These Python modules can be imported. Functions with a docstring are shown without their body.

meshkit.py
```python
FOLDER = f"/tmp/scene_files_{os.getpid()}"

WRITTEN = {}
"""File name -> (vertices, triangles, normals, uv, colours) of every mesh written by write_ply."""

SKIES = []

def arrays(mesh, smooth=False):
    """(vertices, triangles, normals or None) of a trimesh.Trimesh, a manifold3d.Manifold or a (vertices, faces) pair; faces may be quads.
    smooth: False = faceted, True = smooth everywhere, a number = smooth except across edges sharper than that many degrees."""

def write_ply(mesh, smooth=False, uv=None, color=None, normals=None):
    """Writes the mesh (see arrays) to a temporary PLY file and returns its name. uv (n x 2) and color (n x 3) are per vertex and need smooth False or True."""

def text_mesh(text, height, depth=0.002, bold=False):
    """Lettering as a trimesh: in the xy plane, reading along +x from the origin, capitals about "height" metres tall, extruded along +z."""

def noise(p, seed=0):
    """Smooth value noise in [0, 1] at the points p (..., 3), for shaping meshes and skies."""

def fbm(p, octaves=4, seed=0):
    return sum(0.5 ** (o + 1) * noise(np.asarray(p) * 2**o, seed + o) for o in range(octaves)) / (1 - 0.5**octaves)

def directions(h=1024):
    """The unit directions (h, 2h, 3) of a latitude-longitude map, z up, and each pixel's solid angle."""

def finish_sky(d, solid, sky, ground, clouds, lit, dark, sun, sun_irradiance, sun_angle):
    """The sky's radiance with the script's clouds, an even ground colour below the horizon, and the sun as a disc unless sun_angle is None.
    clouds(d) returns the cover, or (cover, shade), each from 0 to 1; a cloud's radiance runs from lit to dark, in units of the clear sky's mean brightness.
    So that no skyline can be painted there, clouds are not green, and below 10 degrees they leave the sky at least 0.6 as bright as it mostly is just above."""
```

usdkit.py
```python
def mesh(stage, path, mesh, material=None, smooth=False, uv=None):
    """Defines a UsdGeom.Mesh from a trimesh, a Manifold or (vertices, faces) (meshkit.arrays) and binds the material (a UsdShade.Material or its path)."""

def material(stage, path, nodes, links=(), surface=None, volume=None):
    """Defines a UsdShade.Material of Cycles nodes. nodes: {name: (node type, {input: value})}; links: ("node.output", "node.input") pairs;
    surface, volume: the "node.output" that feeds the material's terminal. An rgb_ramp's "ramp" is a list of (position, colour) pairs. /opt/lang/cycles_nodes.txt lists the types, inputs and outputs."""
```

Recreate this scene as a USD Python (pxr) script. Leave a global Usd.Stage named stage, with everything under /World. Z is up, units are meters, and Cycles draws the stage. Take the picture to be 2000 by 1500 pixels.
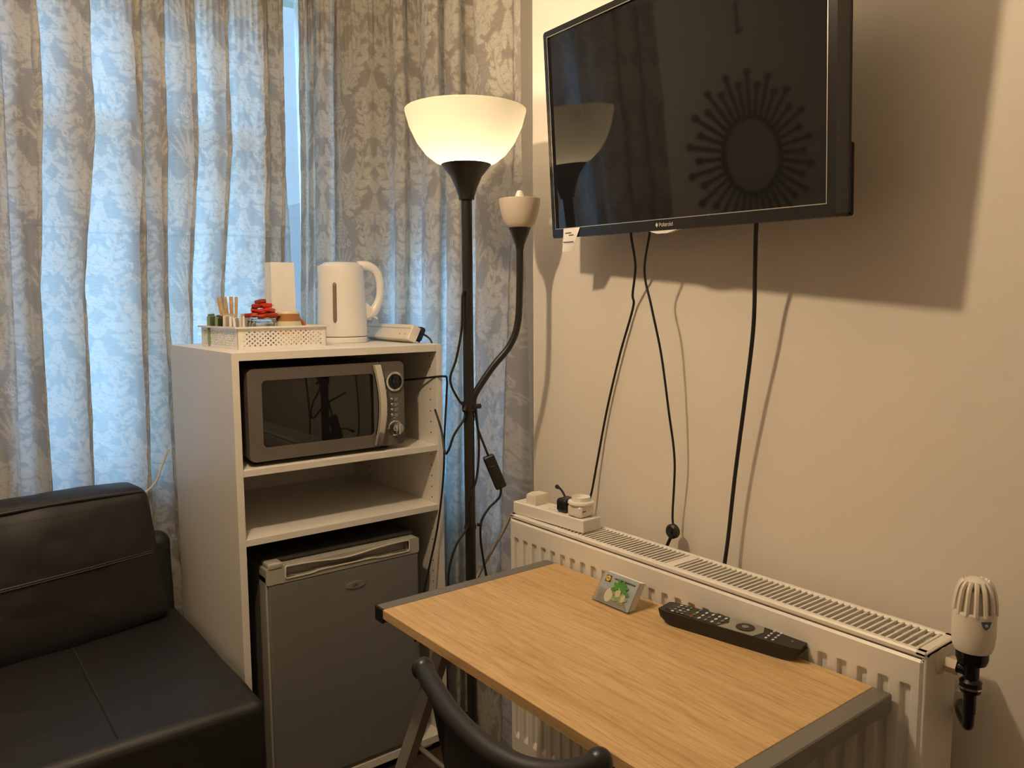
import math, random
import numpy as np, trimesh
from pxr import Usd, UsdGeom, UsdLux, UsdShade, Gf, Sdf, Vt
import usdkit, meshkit

rng = np.random.default_rng(7)
stage = Usd.Stage.CreateInMemory()
UsdGeom.SetStageUpAxis(stage, 'Z')
UsdGeom.SetStageMetersPerUnit(stage, 1.0)
W = UsdGeom.Xform.Define(stage, '/World').GetPrim()
stage.SetDefaultPrim(W)
UsdGeom.Scope.Define(stage, '/World/Looks')

# ------------------------------------------------------------------ camera, sky, exposure
CAM = np.array([-1.2793, -1.9168, 1.3293])
YAW, PITCH, ROLL, FPX = -37.7717, -5.8987, -0.3371, 1546.6
EXPOSURE = 0.06
SKY = (0.30, 0.62, 1.0); SKY_STRENGTH = 3.7
PENDANT_STRENGTH = 820.0
FLOOR_BULB_STRENGTH = 84.0
WARM = (1.0, 0.755, 0.475)
WARM_BULB = (1.0, 0.79, 0.52)
PENDANT_AT = (-0.993, -0.718, 2.146)


def camera():
    y, pi, r = np.radians([YAW, PITCH, ROLL])
    f = np.array([-np.sin(y) * np.cos(pi), np.cos(y) * np.cos(pi), np.sin(pi)])
    ri = np.cross(f, [0, 0, 1]); ri /= np.linalg.norm(ri)
    up = np.cross(ri, f)
    ri, up = ri * np.cos(r) + up * np.sin(r), up * np.cos(r) - ri * np.sin(r)
    c = UsdGeom.Camera.Define(stage, '/World/camera')
    m = Gf.Matrix4d(*ri, 0, *up, 0, *(-f), 0, *CAM, 1)
    c.AddTransformOp().Set(m)
    c.CreateHorizontalApertureAttr(36.0); c.CreateVerticalApertureAttr(27.0)
    c.CreateFocalLengthAttr(36.0 * FPX / 2000)
    c.CreateClippingRangeAttr(Gf.Vec2f(0.02, 500))
    c.CreateExposureAttr(EXPOSURE)


camera()
dome = UsdLux.DomeLight.Define(stage, '/World/sky')
dome.CreateColorAttr(Gf.Vec3f(*SKY)); dome.CreateIntensityAttr(SKY_STRENGTH)

# ------------------------------------------------------------------ materials
LOOK = {}


def mat(name, nodes, links, surface='p.BSDF'):
    LOOK[name] = usdkit.material(stage, '/World/Looks/' + name, nodes, links, surface=surface)
    return LOOK[name]


def pm(name, color, rough=0.5, metal=0.0, grain=0.0, scale=40, bump=0.0, bscale=200, stretch=(1, 1, 1), **kw):
    """principled with a little tone variation and fine relief"""
    n = {'p': ('principled_bsdf', dict(base_color=color, roughness=rough, metallic=metal, **kw))}
    l = []
    if grain or bump:
        n['t'] = ('texture_coordinate', {}); n['m'] = ('mapping', {'scale': stretch})
        l += [('t.object', 'm.vector')]
    if grain:
        n['n'] = ('noise_texture', {'scale': scale, 'detail': 4})
        n['r'] = ('rgb_ramp', {'ramp': [(0.25, tuple(c * (1 - grain) for c in color)), (0.75, tuple(min(1, c * (1 + grain)) for c in color))]})
        l += [('m.vector', 'n.vector'), ('n.fac', 'r.fac'), ('r.color', 'p.base_color')]
    if bump:
        n['bn'] = ('noise_texture', {'scale': bscale, 'detail': 3})
        n['b'] = ('bump', {'strength': bump, 'distance': 0.002})
        l += [('m.vector', 'bn.vector'), ('bn.fac', 'b.height'), ('b.normal', 'p.normal')]
    return mat(name, n, l)


pm('wall_paint', (0.76, 0.70, 0.62), 0.6, grain=0.03, scale=3, bump=0.12, bscale=160)
pm('ceiling_paint', (0.90, 0.88, 0.85), 0.8, grain=0.02, scale=3)
pm('white_gloss', (0.80, 0.80, 0.79), 0.35, grain=0.02, scale=6)
pm('floor_wood_a', (0.055, 0.032, 0.022), 0.4, grain=0.35, scale=30, stretch=(8, 1, 1))
pm('floor_wood_b', (0.075, 0.042, 0.028), 0.4, grain=0.35, scale=30, stretch=(8, 1, 1))
pm('laminate_white', (0.80, 0.76, 0.70), 0.42, grain=0.015, scale=5)
pm('pin_hole', (0.05, 0.04, 0.03), 0.8)
pm('white_plastic', (0.82, 0.79, 0.75), 0.28, grain=0.01, scale=8)
pm('ivory_plastic', (0.76, 0.70, 0.60), 0.32)
pm('warm_white_plastic', (0.80, 0.77, 0.72), 0.3)
pm('grey_clear', (0.22, 0.17, 0.13), 0.15)
pm('black_plastic', (0.012, 0.012, 0.013), 0.35)
pm('black_matte', (0.012, 0.011, 0.012), 0.55)
pm('black_rubber', (0.01, 0.01, 0.01), 0.5)
pm('grey_cable', (0.42, 0.38, 0.33), 0.5)
pm('black_gloss', (0.006, 0.006, 0.008), 0.03)
pm('tv_screen', (0.010, 0.010, 0.012), 0.035, specular_ior_level=0.5)
pm('tv_bezel', (0.014, 0.013, 0.014), 0.22)
pm('lamp_black', (0.018, 0.016, 0.016), 0.32)
pm('silver_trim', (0.60, 0.57, 0.53), 0.3, metal=0.8)
pm('chrome', (0.74, 0.73, 0.72), 0.05, metal=1.0)
pm('brass_nut', (0.78, 0.66, 0.52), 0.22, metal=1.0)
pm('microwave_grey', (0.135, 0.118, 0.105), 0.38, grain=0.03, scale=20)
pm('microwave_glass', (0.009, 0.0085, 0.0085), 0.025, specular_ior_level=0.6)
pm('print_light', (0.60, 0.57, 0.53), 0.5)
pm('print_dark', (0.06, 0.055, 0.06), 0.6)
pm('fridge_silver', (0.27, 0.26, 0.255), 0.36, metal=0.35, grain=0.02, scale=30)
pm('fridge_trim', (0.42, 0.40, 0.36), 0.34)
pm('fridge_side', (0.16, 0.15, 0.145), 0.5)
pm('fridge_top', (0.045, 0.043, 0.043), 0.4)
pm('leather', (0.019, 0.018, 0.019), 0.50, grain=0.12, scale=14, bump=0.25, bscale=420)
pm('leather_thread', (0.12, 0.105, 0.10), 0.6)
pm('radiator_white', (0.79, 0.75, 0.69), 0.32, grain=0.015, scale=10)
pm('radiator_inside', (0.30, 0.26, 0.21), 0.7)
pm('steel_grey', (0.20, 0.185, 0.17), 0.42, metal=0.3, grain=0.05, scale=60)
pm('paper_white', (0.84, 0.83, 0.81), 0.8, grain=0.02, scale=60)
pm('paper_cream', (0.74, 0.68, 0.56), 0.8)
pm('packet_green', (0.20, 0.28, 0.15), 0.6)
pm('packet_dark', (0.05, 0.07, 0.04), 0.6)
pm('foil_red', (0.62, 0.05, 0.015), 0.3)
pm('foil_dark_red', (0.32, 0.025, 0.012), 0.35)
pm('foil_silver', (0.7, 0.68, 0.66), 0.25, metal=0.9)
pm('stick_wood', (0.60, 0.38, 0.19), 0.7, grain=0.15, scale=50)
pm('mug_cream', (0.74, 0.64, 0.46), 0.25)
pm('mug_orange', (0.60, 0.16, 0.035), 0.3)
pm('mug_brown', (0.40, 0.17, 0.06), 0.3)
pm('card_sky', (0.52, 0.58, 0.66), 0.45)
pm('card_floor', (0.42, 0.38, 0.33), 0.45)
pm('card_green', (0.06, 0.24, 0.04), 0.5, grain=0.5, scale=300)
pm('card_pale_green', (0.34, 0.44, 0.22), 0.5, grain=0.3, scale=200)
pm('card_cream', (0.62, 0.56, 0.36), 0.5)
pm('card_yellow', (0.85, 0.60, 0.08), 0.5)
pm('card_black', (0.02, 0.018, 0.015), 0.5)
pm('button_white', (0.62, 0.60, 0.57), 0.4)
pm('button_grey', (0.20, 0.19, 0.18), 0.4)
pm('button_red', (0.5, 0.05, 0.03), 0.4)
pm('button_green', (0.06, 0.30, 0.08), 0.4)
pm('button_yellow', (0.75, 0.50, 0.06), 0.4)
pm('button_blue', (0.05, 0.16, 0.45), 0.4)
pm('remote_silver', (0.36, 0.34, 0.31), 0.35, metal=0.4)
pm('remote_black', (0.014, 0.013, 0.013), 0.42)
pm('mark_blue', (0.08, 0.14, 0.24), 0.4)
pm('mirror_frame', (0.075, 0.050, 0.032), 0.5)
pm('mirror_glass', (0.75, 0.74, 0.72), 0.03, metal=1.0)
pm('render_wall', (0.16, 0.115, 0.10), 0.9, grain=0.05, scale=2)
pm('outside_ground', (0.2, 0.22, 0.18), 0.9)
mat('clear_plastic', {'g': ('glossy_bsdf', {'roughness': 0.06, 'color': (0.9, 0.9, 0.9)}), 't': ('transparent_bsdf', {'color': (0.93, 0.94, 0.93)}), 'x': ('mix_closure', {'fac': 0.10})},
    [('t.BSDF', 'x.closure1'), ('g.BSDF', 'x.closure2')], 'x.closure')
mat('window_glass', {'g': ('glossy_bsdf', {'roughness': 0.0}), 't': ('transparent_bsdf', {'color': (0.95, 0.97, 0.97)}), 'x': ('mix_closure', {'fac': 0.04})},
    [('t.BSDF', 'x.closure1'), ('g.BSDF', 'x.closure2')], 'x.closure')
pm('tumbler_glass', (0.95, 0.96, 0.96), 0.03, transmission_weight=1.0)
mat('opal_glass', {'d': ('diffuse_bsdf', {'color': (0.76, 0.74, 0.68)}), 't': ('translucent_bsdf', {'color': (0.84, 0.81, 0.74)}), 'x': ('mix_closure', {'fac': 0.62}),
                   'g': ('glossy_bsdf', {'roughness': 0.35}), 'y': ('mix_closure', {'fac': 0.04})},
    [('d.BSDF', 'x.closure1'), ('t.BSDF', 'x.closure2'), ('x.closure', 'y.closure1'), ('g.BSDF', 'y.closure2')], 'y.closure')
mat('opal_small', {'d': ('diffuse_bsdf', {'color': (0.80, 0.72, 0.63)}), 't': ('translucent_bsdf', {'color': (0.8, 0.72, 0.62)}), 'x': ('mix_closure', {'fac': 0.3})},
    [('d.BSDF', 'x.closure1'), ('t.BSDF', 'x.closure2')], 'x.closure')
mat('pendant_glow', {'e': ('emission', {'color': WARM, 'strength': PENDANT_STRENGTH})}, [], 'e.emission')
mat('bulb_glow', {'e': ('emission', {'color': WARM_BULB, 'strength': FLOOR_BULB_STRENGTH})}, [], 'e.emission')
mat('display_glow', {'e': ('emission', {'color': (0.1, 0.25, 0.45), 'strength': 0.35})}, [], 'e.emission')
# woven damask cloth: the two-tone weave comes with the mesh, slubs from noise
mat('damask', {'a': ('attribute', {'attribute': 'cloth'}), 't': ('texture_coordinate', {}), 'm': ('mapping', {'scale': (60, 60, 420)}), 'n': ('noise_texture', {'scale': 1.0, 'detail': 3}),
               'r': ('rgb_ramp', {'ramp': [(0.25, (0.80, 0.80, 0.80)), (0.75, (1.0, 1.0, 1.0))]}),
               'c': ('mix', {'mix_type': 'multiply', 'fac': 1.0}), 'k': ('mix', {'mix_type': 'mix', 'fac': 0.955, 'color2': (0.90, 0.90, 0.89)}), 'kk': ('mix', {'mix_type': 'multiply', 'fac': 1.0}),
               'd': ('diffuse_bsdf', {}), 'l': ('translucent_bsdf', {}), 'x': ('mix_closure', {'fac': 0.51})},
    [('t.object', 'm.vector'), ('m.vector', 'n.vector'), ('n.fac', 'r.fac'), ('a.color', 'c.color1'), ('r.color', 'c.color2'), ('c.color', 'd.color'),
     ('a.color', 'k.color1'), ('k.color', 'kk.color1'), ('r.color', 'kk.color2'), ('kk.color', 'l.color'), ('d.BSDF', 'x.closure1'), ('l.BSDF', 'x.closure2')], 'x.closure')
# oak-look laminate: grain runs along y
mat('oak_laminate', {'t': ('texture_coordinate', {}), 'm': ('mapping', {'scale': (26, 2.6, 26)}), 'n': ('noise_texture', {'scale': 1.0, 'detail': 7, 'roughness': 0.66, 'distortion': 1.2}),
                     'm2': ('mapping', {'scale': (330, 24, 330)}), 'n2': ('noise_texture', {'scale': 1.0, 'detail': 3}),
                     'm3': ('mapping', {'scale': (9, 1.1, 9)}), 'w': ('wave_texture', {'scale': 2.2, 'distortion': 22.0, 'detail': 3, 'detail_scale': 0.55, 'bands_direction': 'x'}),
                     'r': ('rgb_ramp', {'ramp': [(0.30, (0.50, 0.31, 0.135)), (0.52, (0.62, 0.41, 0.195)), (0.72, (0.69, 0.48, 0.245))]}),
                     'r2': ('rgb_ramp', {'ramp': [(0.30, (0.78, 0.74, 0.68)), (0.50, (1, 1, 1))]}), 'r3': ('rgb_ramp', {'ramp': [(0.0, (0.74, 0.68, 0.60)), (0.28, (1, 1, 1))]}),
                     'a': ('mix', {'mix_type': 'multiply', 'fac': 0.8}), 'b': ('mix', {'mix_type': 'multiply', 'fac': 0.4}), 'bp': ('bump', {'strength': 0.1, 'distance': 0.001}),
                     'p': ('principled_bsdf', {'roughness': 0.45})},
    [('t.object', 'm.vector'), ('m.vector', 'n.vector'), ('n.fac', 'r.fac'), ('t.object', 'm2.vector'), ('m2.vector', 'n2.vector'), ('n2.fac', 'r2.fac'), ('t.object', 'm3.vector'), ('m3.vector', 'w.vector'), ('w.fac', 'r3.fac'),
     ('r.color', 'a.color1'), ('r2.color', 'a.color2'), ('a.color', 'b.color1'), ('r3.color', 'b.color2'), ('b.color', 'p.base_color'), ('n2.fac', 'bp.height'), ('bp.normal', 'p.normal')])

# ------------------------------------------------------------------ helpers
used = {}


def numbered(parent, name):
    k = (parent, name); n = used.get(k, 0); used[k] = n + 1
    return f'{parent}/{name}' + (f'_{n:03d}' if n else '')


def tag(o, label=None, cat=None, group=None, kind=None):
    o = o.GetPrim() if hasattr(o, 'GetPrim') else o
    for k, v in (('label', label), ('category', cat), ('group', group), ('kind', kind)):
        if v: o.SetCustomDataByKey(k, v)
    return o


def thing(name, label, cat, loc=(0, 0, 0), rotz=0, group=None, matrix=None):
    x = UsdGeom.Xform.Define(stage, numbered('/World', name))
    if matrix is not None: x.AddTransformOp().Set(Gf.Matrix4d(*np.asarray(matrix).T.ravel().tolist()))
    else:
        x.AddTranslateOp().Set(Gf.Vec3d(*map(float, loc)))
        if rotz: x.AddRotateZOp().Set(float(rotz))
    return tag(x, label, cat, group)


def obj(name, mesh, m, parent=None, smooth=35, label=None):
    if isinstance(mesh, list): mesh = trimesh.util.concatenate(mesh)
    p = numbered(str(parent.GetPath()) if parent else '/World', name)
    o = usdkit.mesh(stage, p, mesh, LOOK[m], smooth).GetPrim()
    if label: tag(o, label)
    return o


def struct(name, mesh, m):
    return tag(obj(name, mesh, m), kind='structure')


def box(x0, x1, y0, y1, z0, z1, b=0.0):
    lo = np.minimum([x0, y0, z0], [x1, y1, z1]); hi = np.maximum([x0, y0, z0], [x1, y1, z1])
    b = min(b, 0.45 * (hi - lo).min())
    if b <= 0:
        m = trimesh.creation.box(hi - lo); m.apply_translation((lo + hi) / 2); return m
    P = []
    for s in np.ndindex(2, 2, 2):
        c = np.where(s, hi, lo); d = np.where(s, -1, 1)
        for k in range(3):
            q = c + d * b; q[k] = c[k]; P.append(q)
    return trimesh.Trimesh(np.array(P)).convex_hull


def rbox(x0, x1, y0, y1, z0, z1, r, sub=2):
    lo = np.minimum([x0, y0, z0], [x1, y1, z1]) + r; hi = np.maximum([x0, y0, z0], [x1, y1, z1]) - r
    s = trimesh.creation.icosphere(subdivisions=sub, radius=r).vertices
    return trimesh.Trimesh(np.vstack([s + np.where(k, hi, lo) for k in np.ndindex(2, 2, 2)])).convex_hull


def curve(P, n=40):
    P = np.asarray(P, float); Q = np.vstack([2 * P[0] - P[1], P, 2 * P[-1] - P[-2]])
    out = []; seg = len(P) - 1; per = max(2, n // seg)
    for i in range(seg):
        a, b, c, d = Q[i:i + 4]
        t = np.linspace(0, 1, per, endpoint=i == seg - 1)[:, None]
        out.append(0.5 * (2 * b + (c - a) * t + (2 * a - 5 * b + 4 * c - d) * t**2 + (3 * b - a - 3 * c + d) * t**3))
    return np.vstack(out)


def tube(P, r, n=8, caps=True, flat=1.0):
    P = np.asarray(P, float); r = np.broadcast_to(r, len(P)); T = np.gradient(P, axis=0); T /= np.linalg.norm(T, axis=1)[:, None]
    u = np.cross(T[0], [0.3, 0.2, 1.0]); u /= np.linalg.norm(u); V = []
    for i, t in enumerate(T):
        u = u - t * (u @ t); u /= np.linalg.norm(u); w = np.cross(t, u)
        a = np.arange(n) / n * 2 * np.pi
        V.append(P[i] + r[i] * (np.cos(a)[:, None] * u + flat * np.sin(a)[:, None] * w))
    V = np.vstack(V); F = []
    for i in range(len(P) - 1):
        for k in range(n):
            a, b = i * n + k, i * n + (k + 1) % n
            F += [[a, b, b + n], [a, b + n, a + n]]
    if caps:
        V = np.vstack([V, P[0], P[-1]]); e = len(V) - 2; o = (len(P) - 1) * n
        for k in range(n): F += [[e, (k + 1) % n, k], [e + 1, o + k, o + (k + 1) % n]]
    return trimesh.Trimesh(V, F, process=False)


def lathe(profile, n=48):
    return trimesh.creation.revolve(np.asarray(profile, float), sections=n)


def cyl(r, z0, z1, x=0, y=0, n=32):
    m = trimesh.creation.cylinder(radius=r, height=z1 - z0, sections=n); m.apply_translation([x, y, (z0 + z1) / 2]); return m


def rod(a, b, r, n=16):
    return trimesh.creation.cylinder(radius=r, segment=[a, b], sections=n)


def moved(m, t=(0, 0, 0), rx=0, ry=0, rz=0, s=None):
    m = m.copy()
    if s is not None: m.apply_scale(s)
    for ang, ax in ((rx, [1, 0, 0]), (ry, [0, 1, 0]), (rz, [0, 0, 1])):
        if ang: m.apply_transform(trimesh.transformations.rotation_matrix(math.radians(ang), ax))
    m.apply_translation(t); return m


def prism(pts, h, t=(0, 0, 0), rx=0, ry=0, rz=0):
    from shapely.geometry import Polygon
    return moved(trimesh.creation.extrude_polygon(Polygon(pts), h, engine='earcut'), t, rx, ry, rz)


def ellipse(cx, cy, a, b, n=32):
    t = np.arange(n) / n * 2 * np.pi
    return np.stack([cx + a * np.cos(t), cy + b * np.sin(t)], 1)


def bar(a, b, w, h, up=(0, 0, 1), bev=0.001):
    """a flat bar from a to b, w wide across, h along up"""
    a, b = np.asarray(a, float), np.asarray(b, float); d = b - a; L = np.linalg.norm(d); d /= L
    s = np.cross(d, up); s /= np.linalg.norm(s); u = np.cross(s, d)
    m = box(0, L, -w / 2, w / 2, -h / 2, h / 2, bev)
    M = np.eye(4); M[:3, 0], M[:3, 1], M[:3, 2], M[:3, 3] = d, s, u, a
    m.apply_transform(M); return m


def dashes(rows, x0, z0, pitch, h, seed=3, depth=0.0003):
    """illegible small print: runs of tiny strokes, reading along +x in the xz plane, facing -y"""
    r = np.random.default_rng(seed); out = []
    for k, length in enumerate(rows):
        x = x0
        while x < x0 + length:
            w = h * r.uniform(0.5, 0.9)
            out.append(box(x, x + w, -depth, 0, z0 - k * pitch, z0 - k * pitch + h)); x += w + h * 0.3
    return trimesh.util.concatenate(out)


# ------------------------------------------------------------------ the room
XW = 0.017          # face of the right wall
YW = 0.70           # inner face of the window wall
LX, BY, HZ = -3.1, -3.3, 2.50
wf = tag(UsdGeom.Xform.Define(stage, '/World/floor'), kind='structure')
r0 = random.Random(4)
obj('subfloor', box(LX - .1, 0.4, BY - .1, 0.95, -0.08, -0.012), 'floor_wood_a', wf)
x = LX
k = 0
while x < 0.20:
    y = BY - 0.5 * (k % 3) * 0.8
    while y < 0.70:
        y1 = min(y + 1.38, 0.70)
        if y1 > BY: obj('plank', box(x + .0007, min(x + 0.19, 0.2) - .0007, max(y, BY) + .0007, y1 - .0007, -0.012, 0, 0.0012), r0.choice(['floor_wood_a', 'floor_wood_b']), wf, smooth=False)
        y += 1.38
    x += 0.19; k += 1
struct('ceiling', box(LX - .1, 0.4, BY - .1, 0.95, HZ, HZ + 0.1), 'ceiling_paint')
struct('wall_right', box(XW, XW + 0.13, BY - .1, -0.335, 0, HZ), 'wall_paint')
struct('wall_left', box(LX - .1, LX, BY - .1, 0.95, 0, HZ), 'wall_paint')
struct('wall_back', box(LX, XW + .13, BY - .1, BY, 0, HZ), 'wall_paint')
# window wall: masonry left of the opening, below and above it
wm = [box(LX, -1.00, YW, YW + .2, 0, HZ), box(-1.00, 0.20, YW, YW + .2, 0, 0.84), box(-1.00, 0.20, YW, YW + .2, 2.38, HZ), box(-0.105, 0.20, YW, YW + .075, 0.84, 2.38)]
struct('wall_window', wm, 'wall_paint')
struct('wall_outer', box(0.0, 0.20, YW + .075, YW + .2, 0.84, 2.38), 'render_wall')
# side of the bay, beyond the end of the right wall
struct('wall_bay', [box(0.15, 0.30, -0.335, YW + .2, 0, 0.84), box(0.15, 0.30, -0.335, YW + .2, 1.66, HZ), box(0.15, 0.30, -0.335, -0.02, 0.84, 1.66), box(0.15, 0.30, 0.54, YW + .2, 0.84, 1.66)], 'wall_paint')
struct('trim_1', [box(-0.275, -0.243, YW - .035, YW + .14, 0.84, 2.38, .004)], 'white_gloss')
struct('baseboard_right', box(XW - .014, XW, BY, -0.335, 0, 0.10, .004), 'white_gloss')


def window(name, a0, a1, z0, z1, bars, axis):
    """frame, glazing bars and panes; axis 'x': the window lies along x in the window wall, 'y': along y in the bay's side"""
    w = tag(UsdGeom.Xform.Define(stage, '/World/' + name), kind='structure')
    d0, d1 = (YW + .05, YW + .11) if axis == 'x' else (0.20, 0.26)

    def bx(u0, u1, w0, w1, e0=d0, e1=d1):
        return box(u0, u1, e0, e1, w0, w1, .003) if axis == 'x' else box(e0, e1, u0, u1, w0, w1, .003)
    f = 0.05 if a1 - a0 > .3 else 0.012
    obj('window_frame', [bx(a0, a1, z0, z0 + f), bx(a0, a1, z1 - f, z1), bx(a0, a0 + f, z0, z1), bx(a1 - f, a1, z0, z1)], 'white_gloss', w)
    obj('window_sill', bx(a0, a1, z0 - .03, z0 + .002, d0 - .05 if axis == 'x' else d0 - .045, d1), 'white_gloss', w)
    zs = [z0 + f] + bars + [z1 - f]
    for b in bars: obj('glazing_bar', bx(a0 + f, a1 - f, b - .012, b + .012), 'white_gloss', w)
    for i in range(len(zs) - 1):
        p = obj('pane', bx(a0 + f, a1 - f, zs[i] + .012, zs[i + 1] - .012, d0 + .028, d0 + .032), 'window_glass', w)


window('window_1', -1.00, -0.275, 0.84, 2.38, [1.95], 'x')
window('window_2', -0.243, -0.105, 0.84, 2.38, [], 'x')
window('window_3', -0.02, 0.54, 0.84, 1.66, [], 'y')
# outside
tag(obj('neighbour_wall', [box(-12, 14, 9, 9.3, -1, 7.0), box(1.4, 1.55, -2, 5, -1, 2.15)], 'render_wall'), None, None, kind='structure')
tag(obj('outside_ground', box(-15, 15, 0.95, 9, -0.6, -0.5), 'outside_ground'), None, None, kind='structure')

# ------------------------------------------------------------------ damask curtains
TW, TH = 290.0, 400.0     # repeat of the pattern, mm


def damask_tile():
    """tone of the woven repeat, 0 ground, 1 leaf, 2 cream line: leaves laid over one another, each with a dark gap round it, mirrored about the middle"""
    st = 1.25
    U, V = np.meshgrid(np.arange(0, TW, st), np.arange(0, TH, st))
    A = np.abs(U - TW / 2)
    tone = np.zeros(A.shape)

    def field(P, w):
        P = np.asarray(P, float); Pc = curve(P, 30); ww = np.interp(np.linspace(0, 1, len(Pc)), np.linspace(0, 1, len(w)), w)
        best = np.full(A.shape, 1e9); core = np.full(A.shape, 1e9); m = max(w) + 8
        for dv in (-TH, 0, TH):
            k = (A > Pc[:, 0].min() - m) & (A < Pc[:, 0].max() + m) & (V > Pc[:, 1].min() + dv - m) & (V < Pc[:, 1].max() + dv + m)
            if not k.any(): continue
            a, v = A[k], V[k] - dv; b = np.full(a.shape, 1e9); c = np.full(a.shape, 1e9)
            for q, wi in zip(Pc, ww):
                d = np.hypot(a - q[0], v - q[1]); b = np.minimum(b, d - wi); c = np.minimum(c, d)
            best[k] = np.minimum(best[k], b); core[k] = np.minimum(core[k], c)
        return best, core

    def leaf(P, w, gap=2.6, vein=True, t=1.0):
        nonlocal tone
        b, c = field(P, w)
        tone = np.where(b < gap, 0.0, tone)
        tone = np.where(b < 0, t, tone)
        if vein: tone = np.where((c < 0.9) & (b < -3), 0.25, tone)

    def ring(x, y, r1, r2):
        nonlocal tone
        for dv in (-TH, 0, TH):
            d = (np.sqrt(((A - x) / r1)**2 + ((V - y - dv) / r2)**2) - 1) * min(r1, r2)
            tone = np.where(d < 2.2, 0.0, tone); tone = np.where(np.abs(d) < 1.15, 2.0, tone); tone = np.where(d < -3.6, 0.8, tone)

    def acanthus(rib, n, size, side=(1, -1), taper=.55):
        """lobes set along a rib, from the foot to the tip, then the rib itself"""
        R_ = curve(np.asarray(rib, float), 60); T_ = np.gradient(R_, axis=0); T_ /= np.linalg.norm(T_, axis=1)[:, None]
        for i in range(n):
            f = (i + .6) / n; k = int(f * (len(R_) - 1)); p, t = R_[k], T_[k]; sz = size * (1 - taper * f) * (.75 + .5 * math.sin(math.pi * min(1, f + .12)))
            for sd in side:
                nrm = np.array([-t[1], t[0]]) * sd
                leaf([p, p + nrm * sz * .55 + t * sz * .25, p + nrm * sz * .95 + t * sz * .95], [sz * .20, sz * .34, sz * .13], 2.2, False)
        leaf(R_[::6], np.r_[size * .10, size * .22, size * .16, size * .05], 1.2)
    # scrolls behind everything
    leaf([(118, -60), (134, -10), (145, 40)], [6, 11, 8]); leaf([(100, 120), (128, 96), (145, 60)], [5, 12, 9]); leaf([(145, 150), (126, 176), (128, 206)], [13, 10, 4])
    acanthus([(145, 236), (122, 268), (112, 312), (96, 352)], 5, 34)
    acanthus([(128, 400), (112, 372), (84, 356), (60, 372)], 4, 28)
    # the two great leaves curling up from the stem
    acanthus([(14, 40), (48, 62), (84, 104), (104, 160), (92, 214)], 6, 46)
    leaf([(92, 214), (74, 232), (58, 220), (64, 206)], [8, 9, 6, 2])
    acanthus([(10, 4), (44, 14), (74, 40), (92, 30)], 4, 30)
    # fan of fronds and the stem
    for e, h in (((66, 236), 190), ((50, 256), 200), ((31, 268), 205), ((11, 274), 210)):
        leaf([(2, 138), (e[0] * .34, h), e], [2.5, 6.0, 2.2], 2.4, False)
    leaf([(1, 150), (16, 124), (40, 116), (52, 128)], [3, 6, 6, 3], 2.2, False); leaf([(1, 138), (14, 108), (30, 92)], [3, 6, 3], 2.2, False)
    leaf([(0, -30), (0, 40), (0, 140)], [5, 7, 3], 2.4); leaf([(0, 60), (12, 76), (8, 98)], [5, 8, 3], 2.2, False)
    # berry clusters and drops
    leaf([(0, 282), (0, 330), (0, 372)], [8, 30, 6], 2.6, False, 0.12)
    for i, row in enumerate(((0,), (8,), (0, 16), (8, 24), (0, 16), (8,), (0,))):
        for c in row: ring(c, 288 + i * 13, 7.6, 7.0)
    leaf([(0, 284), (13, 276), (22, 288)], [4, 6, 2], 2.0, False); ring(36, 290, 6, 10); ring(74, 262, 6, 10); ring(112, 222, 5, 8)
    return tone, st


TONE, STEP = damask_tile()


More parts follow.
